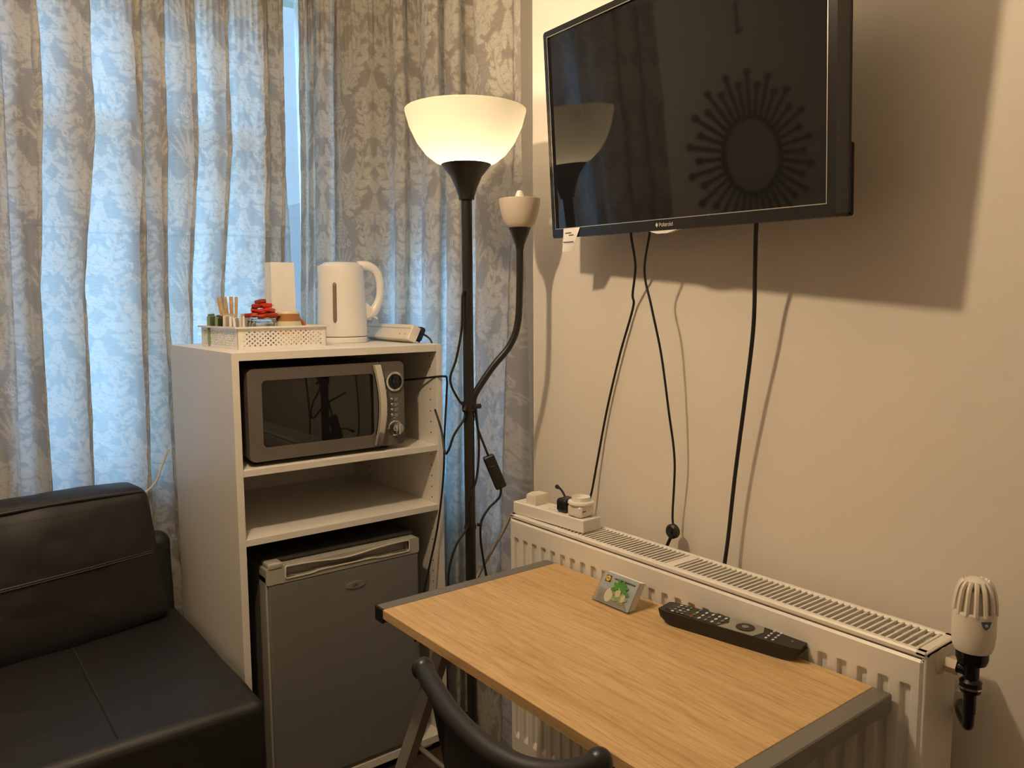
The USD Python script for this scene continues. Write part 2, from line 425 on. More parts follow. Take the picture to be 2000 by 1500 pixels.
def damask_color(s, z):
    """cloth colours at arc length s and height z (metres)"""
    fu, fv = np.mod(s * 1000, TW) / STEP, np.mod(z * 1000, TH) / STEP
    h, w = TONE.shape; out = 0
    for du_, dv_ in ((0, 0), (1, 0), (0, 1), (1, 1)):
        iu, iv = np.floor(fu).astype(int), np.floor(fv).astype(int); a = (fu - iu) if du_ else 1 - (fu - iu); b = (fv - iv) if dv_ else 1 - (fv - iv)
        out = out + TONE[(iv + dv_) % h, (iu + du_) % w] * a * b
    ground, lf, cream = np.array([0.385, 0.333, 0.265]), np.array([0.74, 0.685, 0.575]), np.array([0.86, 0.80, 0.68])
    t = np.clip(out, 0, 2)[..., None]
    return np.where(t < 1, ground + (lf - ground) * t, lf + (cream - lf) * (t - 1))


def curtain(name, label, rows, z0, z1, amp, s0=0.0, v0=0.0, gather=0.12, du=0.0038, dz=0.0050, seam=None, group=None):
    """rows: {height: plan control points}; the plan is read between the given heights. amp: size of the fine wrinkles."""
    zs = np.linspace(z1, z0, int((z1 - z0) / dz) + 1)
    hs = sorted(rows)
    fine = {h: curve(np.asarray(rows[h], float), 24 * (len(rows[h]) - 1)) for h in hs}
    mid = fine[hs[len(hs) // 2]]
    L = np.r_[0, np.cumsum(np.linalg.norm(np.diff(mid, axis=0), axis=1))]
    n = int(L[-1] / du) + 1; s = np.linspace(0, L[-1], n)
    P = {h: np.stack([np.interp(s, L, fine[h][:, k]) for k in (0, 1)], 1) for h in hs}
    V = np.zeros((len(zs), n, 3))
    for i, z in enumerate(zs):
        q = np.clip(np.searchsorted(hs, z), 1, len(hs) - 1); t = np.clip((z - hs[q - 1]) / (hs[q] - hs[q - 1]), -0.3, 1.3)
        V[i, :, :2] = P[hs[q - 1]] * (1 - t) + P[hs[q]] * t
        V[i, :, 2] = z
    S, Z = np.meshgrid(s, zs)
    N = np.gradient(V[:, :, :2], axis=1); N = np.stack([-N[..., 1], N[..., 0]], -1); N /= np.maximum(np.linalg.norm(N, axis=-1, keepdims=True), 1e-9)
    wr = meshkit.fbm(np.stack([S * 22, Z * 4, 0 * S], -1), 3, 5) - 0.5 + 0.4 * (meshkit.fbm(np.stack([S * 60, Z * 24, 0 * S], -1), 2, 9) - 0.5)
    top = np.clip((Z - (z1 - gather * 2)) / (gather * 2), 0, 1)
    off = amp * wr + 0.006 * top * np.sin(S * 2 * np.pi / 0.018)
    V[:, :, :2] += N * off[..., None]
    C = damask_color(S + s0, Z + v0)
    if seam:
        sag = seam + 0.006 * np.sin(S * 9) - 0.004
        k = np.exp(-((Z - sag) / 0.0035)**2)[..., None] * 0.5
        C = C * (1 - k)
    idx = np.arange(len(zs) * n).reshape(len(zs), n)
    F = np.stack([idx[:-1, :-1], idx[1:, :-1], idx[1:, 1:], idx[:-1, 1:]], -1).reshape(-1, 4)
    cut = np.vstack([F[:, [0, 1, 2]], F[:, [0, 2, 3]]])
    t = thing(name, label, 'curtain', group=group)
    o = usdkit.mesh(stage, f'{t.GetPath()}/panel', (V.reshape(-1, 3), cut), LOOK['damask'], True)
    UsdGeom.PrimvarsAPI(o).CreatePrimvar('cloth', Sdf.ValueTypeNames.Color3fArray, 'vertex').Set(Vt.Vec3fArray.FromNumpy(C.reshape(-1, 3).astype(np.float32)))
    return t, V, zs, s


YC = 0.635


def folded(edges, folds, y=YC, d=0.026):
    """plan of a curtain along x: from edges[0] to edges[1], doubling back at every fold (left, right, times)"""
    P = [(edges[0], y + .004)]
    for i, f in enumerate(folds):
        a, b = f[:2]; twice = len(f) > 2
        prev = P[-1][0]
        P.append(((prev + a) / 2, y - d * (.1 + .3 * math.sin(i * 2.1))))
        P += [(a + (b - a) * .5, y - d * .75), (b + .004, y - d * .95), (b - .002, y - d * 1.2), (a + (b - a) * .45, y - d * .3), (a + .001, y + d * .70), (a - .004, y + d * .95)]
        if twice: P += [(a + (b - a) * .5, y + d * 1.05), (b - .001, y + d * 1.15), (b + .001, y + d * 1.5), (a + (b - a) * .5, y + d * 1.6), (a - .001, y + d * 1.75), (a + .003, y + d * 2.05)]
        P += [(a + (b - a) * .5, y + d * (2.1 if twice else 1.0)), (b + .002, y + d * (1.3 if twice else .6))]
    P += [((P[-1][0] + edges[1]) / 2, y - .003), (edges[1], y + .004)]
    return P


# folds at about 1.75 m and about 0.9 m (left and right end of every doubled strip; a third entry: doubled twice)
hi = [(-0.970, -0.932), (-0.860, -0.806), (-0.699, -0.676, 1), (-0.650, -0.611, 1), (-0.560, -0.522), (-0.455, -0.422), (-0.325, -0.300, 1), (-0.272, -0.248)]
lo = [(-0.974, -0.966), (-0.866, -0.857), (-0.721, -0.703, 1), (-0.654, -0.626, 1), (-0.585, -0.572), (-0.495, -0.482), (-0.352, -0.325, 1), (-0.290, -0.258)]
mid = [((a[0] + b[0]) / 2 - .002, (a[0] + b[0]) / 2 + (.012 if len(a) == 2 else .020), *a[2:]) for a, b in zip(hi, lo)]
rows = {0.9: folded((-1.032, -0.215), lo), 1.38: folded((-1.022, -0.224), mid), 1.80: folded((-1.012, -0.232), hi), 2.25: folded((-1.004, -0.246), [(f[0] + .004, f[1] + .006, *f[2:]) for f in hi], d=.022)}
curtain('curtain', 'wide left floral curtain glowing blue with daylight behind the sofa and cabinet', rows, 0.05, 2.34, 0.010, s0=.04, v0=.02, seam=1.545)
# the end of a further curtain drawn back over the wall, at the left edge of the photo
rows = {0.9: folded((-1.36, -1.005), [(-1.30, -1.26), (-1.19, -1.15)], y=.665, d=.015), 1.75: folded((-1.36, -0.995), [(-1.30, -1.26), (-1.19, -1.15)], y=.665, d=.015)}
curtain('curtain', 'unlit brown floral curtain edge at the far left, against the wall', rows, 0.05, 2.34, 0.008, s0=.155, v0=.03)


# right curtain: tight folds behind the cabinet, then broad folds along the side of the bay
R17 = [(-.182, .640), (-.176, .600), (-.160, .628), (-.152, .596), (-.138, .640), (-.120, .612), (-.098, .585), (-.080, .600), (-.074, .640), (-.050, .648), (-.034, .610), (-.012, .548), (.012, .520), (.046, .520), (.066, .480),
       (.052, .420), (.036, .385), (.018, .345), (.030, .312), (.062, .345), (.084, .300), (.050, .250), (.030, .200), (.022, .150), (.034, .120), (.066, .158), (.084, .115), (.036, .085), (.026, .045), (.036, .016), (.066, .048),
       (.084, .010), (.038, -.060), (.032, -.120), (.036, -.172), (.052, -.206), (.062, -.190), (.064, -.196), (.056, -.222), (.052, -.246)]
R09 = [(-.216, .640), (-.208, .600), (-.190, .628), (-.180, .596), (-.164, .640), (-.142, .612), (-.118, .590), (-.098, .605), (-.088, .640), (-.062, .648), (-.042, .618), (-.012, .572), (.010, .548), (.040, .540), (.058, .505),
       (.048, .455), (.034, .425), (.018, .390), (.030, .355), (.062, .385), (.084, .340), (.050, .285), (.032, .245), (.022, .195), (.034, .160), (.066, .196), (.084, .150), (.040, .115), (.028, .075), (.036, .042), (.066, .072),
       (.084, .034), (.040, -.045), (.034, -.100), (.036, -.142), (.052, -.155), (.068, -.120), (.070, -.126), (.052, -.170), (.050, -.286)]
R17, R09 = ([(.048 + (a - .048) * 1.25, b) if 13 < i < 37 else (a, b) for i, (a, b) in enumerate(r)] for r in (R17, R09))
R22 = [(a + (.010 if i < 10 else 0), b) for i, (a, b) in enumerate(R17)]
_, RV, RZ, RS = curtain('curtain', 'right floral curtain hanging in the bay behind the floor lamp', {0.9: R09, 1.75: R17, 2.3: R22}, 0.03, 2.34, 0.007, s0=.10, v0=-.045, du=.0032, dz=.0042)
rl = thing('curtain_rail', 'white curtain rail above the window', 'curtain rail')
obj('rail', [tube(curve([(-1.40, .645, 2.36), (-.9, .645, 2.36), (-.2, .645, 2.36), (-.02, .60, 2.36), (.055, .48, 2.36), (.06, .2, 2.36), (.06, -.26, 2.36)], 60), .012)], 'white_gloss', rl)
for q in ((-1.1, .66), (-.6, .66), (.06, .66 - .2)): obj('bracket', box(q[0] - .012, q[0] + .012, q[1] - .02, q[1] + (.04 if q[0] < 0 else .02), 2.345, 2.385, .003), 'white_gloss', rl)

# ------------------------------------------------------------------ white open cabinet
T = 0.018
CX0, CX1, CD, CZ = -0.648, -0.048, 0.537, 1.2112
c = thing('shelf_cabinet', 'tall white open cabinet holding the microwave and fridge', 'cabinet', (CX0, 0, 0))
w = CX1 - CX0
obj('side_panel', box(0, T, 0, CD, .022, CZ, .0008), 'laminate_white', c); obj('side_panel', box(w - T, w, 0, CD, .022, CZ, .0008), 'laminate_white', c)
obj('top_panel', box(T, w - T, 0, CD, CZ - .0205, CZ, .0008), 'laminate_white', c)
obj('bottom_panel', box(T, w - T, 0.0, CD, .022, .045, .0008), 'laminate_white', c)
obj('back_panel', box(T, w - T, CD - .006, CD, .045, CZ - .0205), 'laminate_white', c)
for z in (.921, .7453): obj('shelf', box(T, w - T, .002, CD - .008, z - .0175, z, .0008), 'laminate_white', c)
holes = []
for zz in np.arange(.12, 1.18, .032):
    if min(abs(zz - .912), abs(zz - .737)) < .02: continue
    for yy in (.037, .42):
        holes.append(moved(cyl(.0024, -.0004, .0004, n=8), (w - T, yy, zz), ry=90)); holes.append(moved(cyl(.0024, -.0004, .0004, n=8), (T, yy, zz), ry=90))
tag(obj('pin_hole', holes, 'pin_hole', c, smooth=False), kind='stuff')
for q in ((.05, .05), (w - .05, .05), (.05, CD - .05), (w - .05, CD - .05)): obj('foot', moved(lathe([(0, 0), (.026, 0), (.028, .006), (.02, .010), (.02, .022), (0, .022)], 24), (q[0], q[1], 0)), 'white_plastic', c)

# microwave
MX0, MX1, MZ0, MZ1, MY = -0.606, -0.164, 0.934, 1.168, 0.018
mw = thing('microwave', 'dark grey microwave oven with chrome handle on the upper shelf', 'microwave', (MX0, MY, .921))
mw_w, mh = MX1 - MX0, MZ1 - MZ0
b0 = MZ0 - .921
obj('body', rbox(.006, mw_w - .006, .024, .36, b0 + .002, b0 + mh - .002, .012), 'microwave_grey', mw)
hx = 0.365       # right end of the door
from shapely.geometry import Polygon, box as sbox


def rrect(x0, z0, x1, z1, r): return sbox(x0 + r, z0 + r, x1 - r, z1 - r).buffer(r, 8)


def plate(poly, y0, y1):
    """extrudes an xz outline from y0 to y1 (y0 is the face towards the viewer)"""
    m = trimesh.creation.extrude_polygon(poly, y1 - y0, engine='earcut'); m.apply_transform(trimesh.transformations.rotation_matrix(math.pi / 2, [1, 0, 0])); m.apply_translation([0, y1, 0]); return m


fz0, fz1 = b0, b0 + mh
win = rrect(.036, fz0 + .034, .348, fz1 - .030, .012)
front = rrect(0, fz0, mw_w, fz1, .016)
door = front.intersection(sbox(0, 0, hx, 1)).difference(win)
obj('door', [plate(door, 0, .024)], 'microwave_grey', mw)
obj('door_window', plate(win, .004, .010), 'microwave_glass', mw)
obj('control_panel', plate(front.intersection(sbox(hx + .0012, 0, 1, 1)), 0, .024), 'microwave_grey', mw)
hp = [(.355 + .010 * math.sin(math.pi * t), -.012 - .012 * math.sin(math.pi * t), fz0 + .006 + (mh - .012) * t) for t in np.linspace(0, 1, 24)]
V = []
for (a, bq, zc) in hp: V += [(a - .013, bq + .004, zc), (a - .009, bq, zc), (a + .009, bq, zc), (a + .013, bq + .004, zc), (a + .013, bq + .009, zc), (a - .013, bq + .009, zc)]
F = []
for i in range(23):
    for k in range(6):
        p_, q_ = i * 6 + k, i * 6 + (k + 1) % 6; F += [[p_, q_, q_ + 6], [p_, q_ + 6, p_ + 6]]
F += [[0, k + 1, k] for k in range(1, 5)] + [[138, 138 + k, 139 + k] for k in range(1, 5)]
hm = trimesh.Trimesh(V, F, process=False); hm.fix_normals()
obj('handle', [hm, box(.343, .367, -.006, .001, fz0 + .006, fz0 + .02, .002), box(.343, .367, -.006, .001, fz1 - .02, fz1 - .006, .002)], 'chrome', mw, label='bowed chrome door handle')
px = .411


def disc_y(r, y0, y1, x, z, n=40): return moved(cyl(r, 0, y1 - y0, n=n), (x, y1, z), rx=90)


dz_ = fz1 - .056
ringm = trimesh.creation.annulus(.0215, .0275, .006, sections=48)
dsp = obj('display', disc_y(.0218, -.003, .001, px, dz_), 'black_gloss', mw, label='round black display in a chrome ring')
obj('display_ring', moved(ringm, (px, -.002, dz_), rx=90), 'chrome', dsp)
obj('display_digit', box(px - .004, px - .0028, -.0036, -.003, dz_ - .003, dz_ + .004), 'display_glow', dsp)
for k in range(4):
    zb = fz1 - .105 - k * .0148
    bt = obj('button', moved(trimesh.creation.icosphere(2, .0052), (px - .010, 0, zb), s=None), 'chrome', mw)
    obj('printed_label', moved(dashes([.012, .010], 0, 0, .0042, .0016, 20 + k), (px - .001, -.0002, zb)), 'print_light', bt, smooth=False)
kz = fz0 + .047
kn = obj('knob', moved(lathe([(0, .022), (.012, .022), (.0165, .019), (.0185, .002), (.0215, 0), (0, 0)], 40), (px, 0, kz), rx=90), 'chrome', mw, label='chrome timer knob')
obj('grip', box(px - .003, px + .003, -.027, -.020, kz - .015, kz + .015, .001), 'chrome', kn)
obj('printed_scale', [moved(dashes([.010], 0, 0, .004, .0014, 31), (px - .034, -.0002, kz)), moved(dashes([.008], 0, 0, .004, .0014, 32), (px - .006, -.0002, kz + .028)), moved(dashes([.004], 0, 0, .004, .0014, 33), (px + .024, -.0002, kz))], 'print_light', kn, smooth=False)
for q in ((.04, .05), (mw_w - .04, .05), (.04, .33), (mw_w - .04, .33)): obj('foot', cyl(.012, 0, b0 + .004, *q), 'black_rubber', mw)
obj('power_cord', tube(curve([(mw_w - .008, .16, .170), (mw_w + .04, .10, .180), (mw_w + .085, .02, .192), (mw_w + .107, -.036, .199), (mw_w + .120, -.036, .190), (mw_w + .116, -.038, .13), (mw_w + .108, -.038, .03), (mw_w + .102, -.038, -.09), (mw_w + .08, -.036, -.24), (mw_w + .035, -.034, -.41), (mw_w + .0, -.034, -.56)], 70), .0030), 'black_rubber', mw)

# fridge
FX0, FX1, FY = -0.585, -0.138, -0.002
fr = thing('fridge', 'small silver grey under-counter fridge in the cabinet', 'fridge', (FX0, FY, .045))
fw = FX1 - FX0
o = .045
obj('body', [box(.004, fw - .004, .050, .46, .012, .672 - o - .012, .004)], 'fridge_side', fr)
obj('worktop', [box(0, fw, .030, .47, .676 - o - .014, .676 - o, .005)], 'fridge_top', fr, label='black top plate')
obj('door', [rbox(.004, fw, 0, .048, .055 - o, .618 - o, .008)], 'fridge_silver', fr)
obj('door_edge', [box(0, .006, .004, .050, .055 - o, .640 - o, .002)], 'fridge_trim', fr)
z1 = .662 - o; zt0 = .618 - o
outer = rrect(0, zt0, fw, z1, .006)
a_ = np.linspace(0.055, fw - .038, 40)
upc = z1 - .007 - .010 * np.exp(-((a_ - .22) / .085)**2)
dnc = zt0 + .016 + .004 * (1 / (1 + np.exp(-(a_ - .13) / .004)) - 1 / (1 + np.exp(-(a_ - .31) / .004)))
grip = Polygon(np.r_[np.stack([a_, dnc], 1), np.stack([a_, upc], 1)[::-1]]).buffer(.004).buffer(0)
ht = obj('door_handle', [plate(outer.difference(grip), -.002, .048), box(.012, fw - .012, .022, .046, zt0 + .004, z1 - .004)], 'fridge_trim', fr, label='pale moulded handle strip along the top of the door')
obj('grip_lip', [plate(grip.buffer(.0028).difference(grip), -.005, .004)], 'ivory_plastic', ht)
obj('hinge_cover', [rbox(.004, .045, -.004, .05, z1 - .006, z1 + .012, .006)], 'fridge_trim', fr)
bz = .567 - o
bd = obj('badge', [plate(Polygon(ellipse(.246, bz, .029, .0092)), -.003, .002)], 'silver_trim', fr, label='oval silver badge with small dark lettering')
tm = meshkit.text_mesh('LEC', .0062, .0006, True); tm = moved(tm, (.246 - .009, -.0032, bz - .0032), rx=90)
obj('lettering', tm, 'print_dark', bd, smooth=False)
for q in ((.04, .06), (fw - .04, .06), (.04, .42), (fw - .04, .42)): obj('foot', cyl(.014, 0, .014, *q), 'black_rubber', fr)

# ------------------------------------------------------------------ on the cabinet
ZT = CZ
k = thing('kettle', 'white cordless electric kettle on its base on the cabinet', 'kettle', (-0.218, .285, ZT), -14)
obj('power_base', lathe([(0, 0), (.070, 0), (.073, .004), (.073, .015), (.069, .018), (0, .018)], 56), 'white_plastic', k)


obj('body', lathe([(0, .020), (.071, .020), (.0735, .026), (.0735, .060), (.070, .130), (.0665, .215), (.064, .229), (.058, .233), (0, .235)], 64), 'white_plastic', k)
obj('lid', lathe([(0, .2345), (.050, .2345), (.053, .232), (.053, .2355), (.047, .2385), (0, .240)], 48), 'white_plastic', k)
sp = trimesh.Trimesh(np.array([(-.060, -.020, .228), (-.060, .020, .228), (-.071, 0, .229), (-.064, -.014, .196), (-.064, .014, .196), (-.068, 0, .192), (-.070, -.004, .222), (-.070, .004, .222)])).convex_hull
obj('spout', sp, 'white_plastic', k)
hc = curve([(.050, 0, .228), (.078, 0, .230), (.104, 0, .216), (.117, 0, .186), (.118, 0, .146), (.108, 0, .112), (.092, 0, .090), (.066, 0, .080)], 48)
obj('handle', tube(hc, np.interp(np.linspace(0, 1, len(hc)), [0, .25, .6, 1], [.014, .0115, .0105, .015]), 16, flat=1.15), 'white_plastic', k)
obj('handle_root', [trimesh.Trimesh(np.array([(.055, s * .024, z) for s in (-1, 1) for z in (.066, .118)] + [(.088, s * .014, z) for s in (-1, 1) for z in (.080, .104)] + [(.074, 0, .122)])).convex_hull], 'white_plastic', k)
obj('switch', [moved(rbox(-.012, .012, -.008, .008, -.003, .003, .0028), (.098, 0, .076), ry=35), box(.080, .088, -.006, .006, .066, .076, .001)], 'white_plastic', k)
gz = np.linspace(.062, .178, 20); va = math.radians(-118)
rr_ = np.interp(gz, [.060, .130, .215], [.0740, .0705, .0672])
obj('water_window', tube(np.stack([rr_ * math.cos(va), rr_ * math.sin(va), gz], 1), np.r_[.003, np.full(18, .0058), .003], 12, flat=1.0), 'grey_clear', k, label='tall narrow grey water level window')

# basket with pierced sides
bk = thing('plastic_basket', 'white pierced plastic basket holding tea things on the cabinet', 'basket', (-.588, .128, ZT), 4.0)
BWd, BDp, BH = .254, .245, .056


def pierced(L, H, n, rowsn, flare=0.0):
    p = sbox(0, 0, L, H); hs_ = []
    for i in range(n):
        for j in range(rowsn):
            if (i + j) % 2: continue
            cx, cz = .018 + (L - .036) * i / (n - 1), .009 + (H - .021) * j / (rowsn - 1)
            q = .0036
            hs_.append(Polygon([(cx, cz - q), (cx + q * .45, cz - q * .45), (cx + q, cz), (cx + q * .45, cz + q * .45), (cx, cz + q), (cx - q * .45, cz + q * .45), (cx - q, cz), (cx - q * .45, cz - q * .45)]))
    from shapely.ops import unary_union
    return p.difference(unary_union(hs_))


fp = pierced(BWd, BH, 31, 7); sp_ = pierced(BDp, BH, 33, 7)
sides = [plate(fp, 0, .0022), moved(plate(fp, 0, .0022), (0, BDp - .0022, 0)), moved(plate(sp_, 0, .0022), (.0022, 0, 0), rz=90), moved(plate(sp_, 0, .0022), (BWd, 0, 0), rz=90)]
for i, s_ in enumerate(sides): obj('pierced_side', s_, 'white_plastic', bk, smooth=False)
obj('base', box(.001, BWd - .001, .001, BDp - .001, .001, .0035), 'white_plastic', bk)
rim = sbox(-.006, -.006, BWd + .006, BDp + .006).buffer(.002).difference(sbox(.001, .001, BWd - .001, BDp - .001))
obj('rim', moved(trimesh.creation.extrude_polygon(rim, .0045, engine='earcut'), (0, 0, BH - .002)), 'white_plastic', bk)
bm = np.array([[math.cos(math.radians(4.0)), -math.sin(math.radians(4.0))], [math.sin(math.radians(4.0)), math.cos(math.radians(4.0))]])


def inb(x_, y_): q = bm @ (x_, y_); return (-.588 + q[0], .128 + q[1])


FLZ = ZT + .0035
packs = [('packet_green', 'dark green sachet, leftmost in the basket', 0), ('packet_green', 'second green sachet from the left in the basket', 1), ('packet_dark', 'black and cream sachet beside the green ones in the basket', 2), ('paper_cream', 'cream sachet just right of the black one in the basket', 3),
         ('paper_white', 'white sachet with faint print in the middle of the sachet row', 4), ('paper_white', 'second white sachet, right of the printed one', 5), ('paper_cream', 'cream sachet leaning at the right end of the row', 6), ('paper_white', 'last white sachet, next to the upturned glass', 7)]
for m_, lb, i in packs:
    gx, gy = inb(.014 + .0132 * i, .205 - .0035 * i)
    t = thing('sachet', lb, 'sachet', (gx, gy, FLZ), -34 + 7 * math.sin(i * 1.7))
    obj('envelope', [moved(rbox(-.004, .004, -.028, .028, 0, .082 - .003 * (i % 3), .0022, 1), ry=4 * math.sin(i * 2.3))], m_, t)
    obj('seal', [moved(box(-.0008, .0008, -.028, .028, .080 - .003 * (i % 3), .087 - .003 * (i % 3)), ry=4 * math.sin(i * 2.3))], m_, t)
for i in range(7):
    gx, gy = inb(.066 + .0035 * i, .222 + .004 * (i % 3))
    t = tag(obj('stirring_stick', [moved(rbox(-.0045, .0045, -.0012, .0012, 0, .134, .0011, 1), (gx, gy, FLZ + .001), rx=(i % 3 - 1) * 3, ry=-9 + 2.2 * i - (3 if i % 2 else 0))], 'stick_wood'), 'flat wooden stirring stick in the bundle behind the sachets', 'stirring stick', 'wooden stirring sticks in the basket')


def tumbler(x_, y_, lb):
    t = thing('glass_tumbler', lb, 'glass', (x_, y_, FLZ))
    obj('glass', lathe([(.034, 0), (.037, .001), (.033, .070), (.030, .074), (0, .074), (0, .068), (.0285, .067), (.031, .06), (.034, 0)], 40), 'tumbler_glass', t)
    return t


g1 = inb(.106, .075); g2 = inb(.130, .150)
tumbler(*g1, 'upturned clear glass at the front of the basket'); tumbler(*g2, 'second upturned clear glass behind the first, under the red chocolates')
# red wrapped chocolate bars heaped on the glasses
cr = random.Random(9); n_ = 0
for lay, cnt, zz in ((0, 7, .0755), (1, 5, .0885), (2, 3, .1015), (3, 1, .1145)):
    for i in range(cnt):
        ang = i / max(cnt, 1) * 2 * math.pi + lay * .7; rad = (.030, .021, .012, .004)[lay]
        cx_, cy_ = (g1[0] + g2[0]) / 2 - .004 + rad * math.cos(ang) * 1.0, (g1[1] * .7 + g2[1] * .3) + rad * math.sin(ang) * .8
        t = thing('chocolate_bar', 'small red wrapped chocolate bar in the heap on the upturned glasses', 'chocolate', (cx_, cy_, FLZ + zz + cr.uniform(-.001, .003)), cr.uniform(0, 180), 'red chocolate bars heaped on the glasses')
        obj('wrapper', [moved(rbox(-.016, .016, -.009, .009, 0, .0118, .003, 1), ry=cr.uniform(-9, 9))], 'foil_red' if (i + lay) % 3 else 'foil_dark_red', t)
        for sgn in (-1, 1):
            zig = [(sgn * .015, -.0085)] + [(sgn * (.022 + .002 * (q % 2)), -.0085 + .017 * q / 6) for q in range(7)] + [(sgn * .015, .0085)]
            obj('crimped_end', [prism(zig, .0012, (0, 0, .005))], 'foil_silver' if lay == 0 else 'foil_red', t, smooth=False)
# folded paper towels standing on end
pt = thing('paper_towel_stack', 'tall white stack of folded paper towels standing in the basket', 'paper towels', (*inb(.206, .180), FLZ), 3)
for i in range(6):
    y0 = -.024 + i * .0085
    prof = [(-.036, 0), (.039, 0), (.036, .232), (-.031 - .004 * (i == 0), .232)]
    obj('folded_sheet', [moved(prism(prof, .0082), (0, y0 + .0082, 0), rx=90)], 'paper_white', pt, smooth=False)
# upturned striped mug
mg = thing('mug', 'upturned cream mug with orange stripes at the right of the basket', 'mug', (*inb(.183, .085), FLZ), 20)
prof = [(.0405, 0), (.0405, .002), (.038, .045), (.031, .088), (.028, .092), (0, .092), (0, .086), (.026, .085), (.034, .045), (.037, 0), (.0405, 0)]
obj('cup', lathe(prof, 48), 'mug_cream', mg)


def mr(z): return np.interp(z, [.002, .045, .088], [.0405, .038, .031]) + .0004


for z0_, z1_, mm in ((.030, .042, 'mug_orange'), (.066, .086, 'mug_brown')):
    obj('stripe', lathe([(mr(z0_) - .002, z0_), (mr(z0_), z0_), (mr((z0_ + z1_) / 2), (z0_ + z1_) / 2), (mr(z1_), z1_), (mr(z1_) - .002, z1_), (mr(z0_) - .002, z0_)], 48), mm, mg)
obj('handle', tube(curve([(.030, 0, .074), (.052, 0, .064), (.064, 0, .040), (.058, 0, .018), (.038, 0, .014)], 30), .0052, 10), 'mug_orange', mg)

# extension lead behind the kettle, tipped on its edge
es = thing('extension_lead', 'white extension lead tipped on its edge behind the kettle', 'extension lead', (-.082, .395, ZT + .004), -92)
tip = lambda m: moved(m, rx=-26)
obj('body', tip(rbox(0, .300, -.015, .015, .002, .050, .004)), 'ivory_plastic', es)
obj('moulded_line', tip(box(.004, .296, -.0156, -.0145, .036, .038)), 'grey_cable', es, smooth=False)
for q in (.030, .240, .275): obj('screw_hole', tip(disc_y(.0026, -.0156, -.0145, q, .018, 12)), 'grey_cable', es)
for i, (q, m_, lb) in enumerate(((.080, 'black_plastic', 'black plug at the kettle end of the tipped extension lead'), (.140, 'warm_white_plastic', 'white plug between two black ones on the tipped extension lead'), (.195, 'black_plastic', 'middle black plug on the tipped extension lead'), (.272, 'black_matte', 'dark plug with cord at the outer end of the tipped extension lead'))):
    pl = thing('plug', lb, 'plug', (-.082 - q * math.sin(math.radians(2)), .395 - q, ZT + .004), -92)
    obj('cap', tip(rbox(-.021, .021, .0155, .036, .014, .058, .007)), m_, pl)
    obj('cord', tube(curve([(.010, .052, .020), (.018, .062, .012), (.030, .066, .0), (.036, .068, -.03), (.036, .068, -.10)], 20), .003), 'black_rubber' if i != 1 else 'grey_cable', pl)

# ------------------------------------------------------------------ floor lamp
LXp, LYp = -0.219, -0.381
fl = thing('floor_lamp', 'black floor lamp with lit glass bowl and reading arm', 'floor lamp', (LXp, LYp, 0))
obj('base', lathe([(0, 0), (.130, 0), (.132, .006), (.128, .016), (.04, .026), (.016, .034), (0, .034)], 56), 'lamp_black', fl)
obj('pole', [cyl(.0125, .03, .50, n=24), cyl(.0135, .50, .515, n=24), cyl(.0125, .515, 1.05, n=24), cyl(.0135, 1.05, 1.062, n=24), cyl(.0125, 1.062, 1.585, n=24)], 'lamp_black', fl)
obj('lamp_cup', lathe([(0, 1.565), (.018, 1.565), (.0185, 1.572), (.024, 1.590), (.036, 1.618), (.054, 1.640), (.0575, 1.644), (.055, 1.645), (.03, 1.628), (0, 1.60)], 48), 'lamp_black', fl, label='flared black cup under the glass bowl')
bo = [(.0535, 1.643), (.070, 1.650), (.092, 1.667), (.112, 1.693), (.129, 1.728), (.1385, 1.762), (.1385, 1.7655)]
bi = [(r - .003, z + .001) for r, z in bo[::-1]]
obj('glass_bowl', lathe(bo + bi + [bo[0]], 72), 'opal_glass', fl, label='wide white opal glass bowl, lit from inside')
obj('bulb', moved(trimesh.creation.icosphere(3, .026), (0, 0, 1.672)), 'bulb_glow', fl)
obj('bulb_socket', cyl(.012, 1.615, 1.652), 'white_plastic', fl)
# reading arm
ax = np.array([.112, -.055]); J = 1.145
ap = curve([(.006, -.006, 1.085), (.012, -.010, 1.115), (.050, -.026, 1.175), (.088, -.044, 1.225), (.106, -.053, 1.275), (.111, -.0555, 1.35), (.112, -.056, 1.47)], 60)
ar = obj('reading_arm', tube(ap, .0085, 14), 'lamp_black', fl)
at_ = lambda m: moved(m, (.112, -.056, 0))
obj('arm_cup', at_(lathe([(0, 1.452), (.0095, 1.452), (.0105, 1.462), (.018, 1.482), (.0258, 1.502), (.0262, 1.505), (.02, 1.505), (0, 1.49)], 36)), 'lamp_black', ar)
so = [(.0262, 1.503), (.034, 1.510), (.042, 1.530), (.0475, 1.556), (.0485, 1.569)]
obj('small_shade', at_(lathe(so + [(r - .0016, z + .0006) for r, z in so[::-1]] + [so[0]], 48)), 'opal_small', ar, label='small unlit white shade')
obj('small_bulb', at_(lathe([(0, 1.59), (.006, 1.588), (.0105, 1.578), (.0135, 1.560), (.0145, 1.54), (.011, 1.52), (0, 1.505)], 24)), 'white_plastic', ar)
obj('joint', [moved(trimesh.creation.annulus(.0125, .0165, .022, sections=32), (0, 0, 1.085)), rod((0, -.016, 1.085), (.02, -.018, 1.085), .006), rod((-.022, -.012, 1.075), (-.012, -.006, 1.085), .004)], 'lamp_black', fl)


def wire(parent, P, r=.0028, m='black_rubber', n=60, name='cord'):
    return obj(name, tube(curve(P, n), r, 8), m, parent)


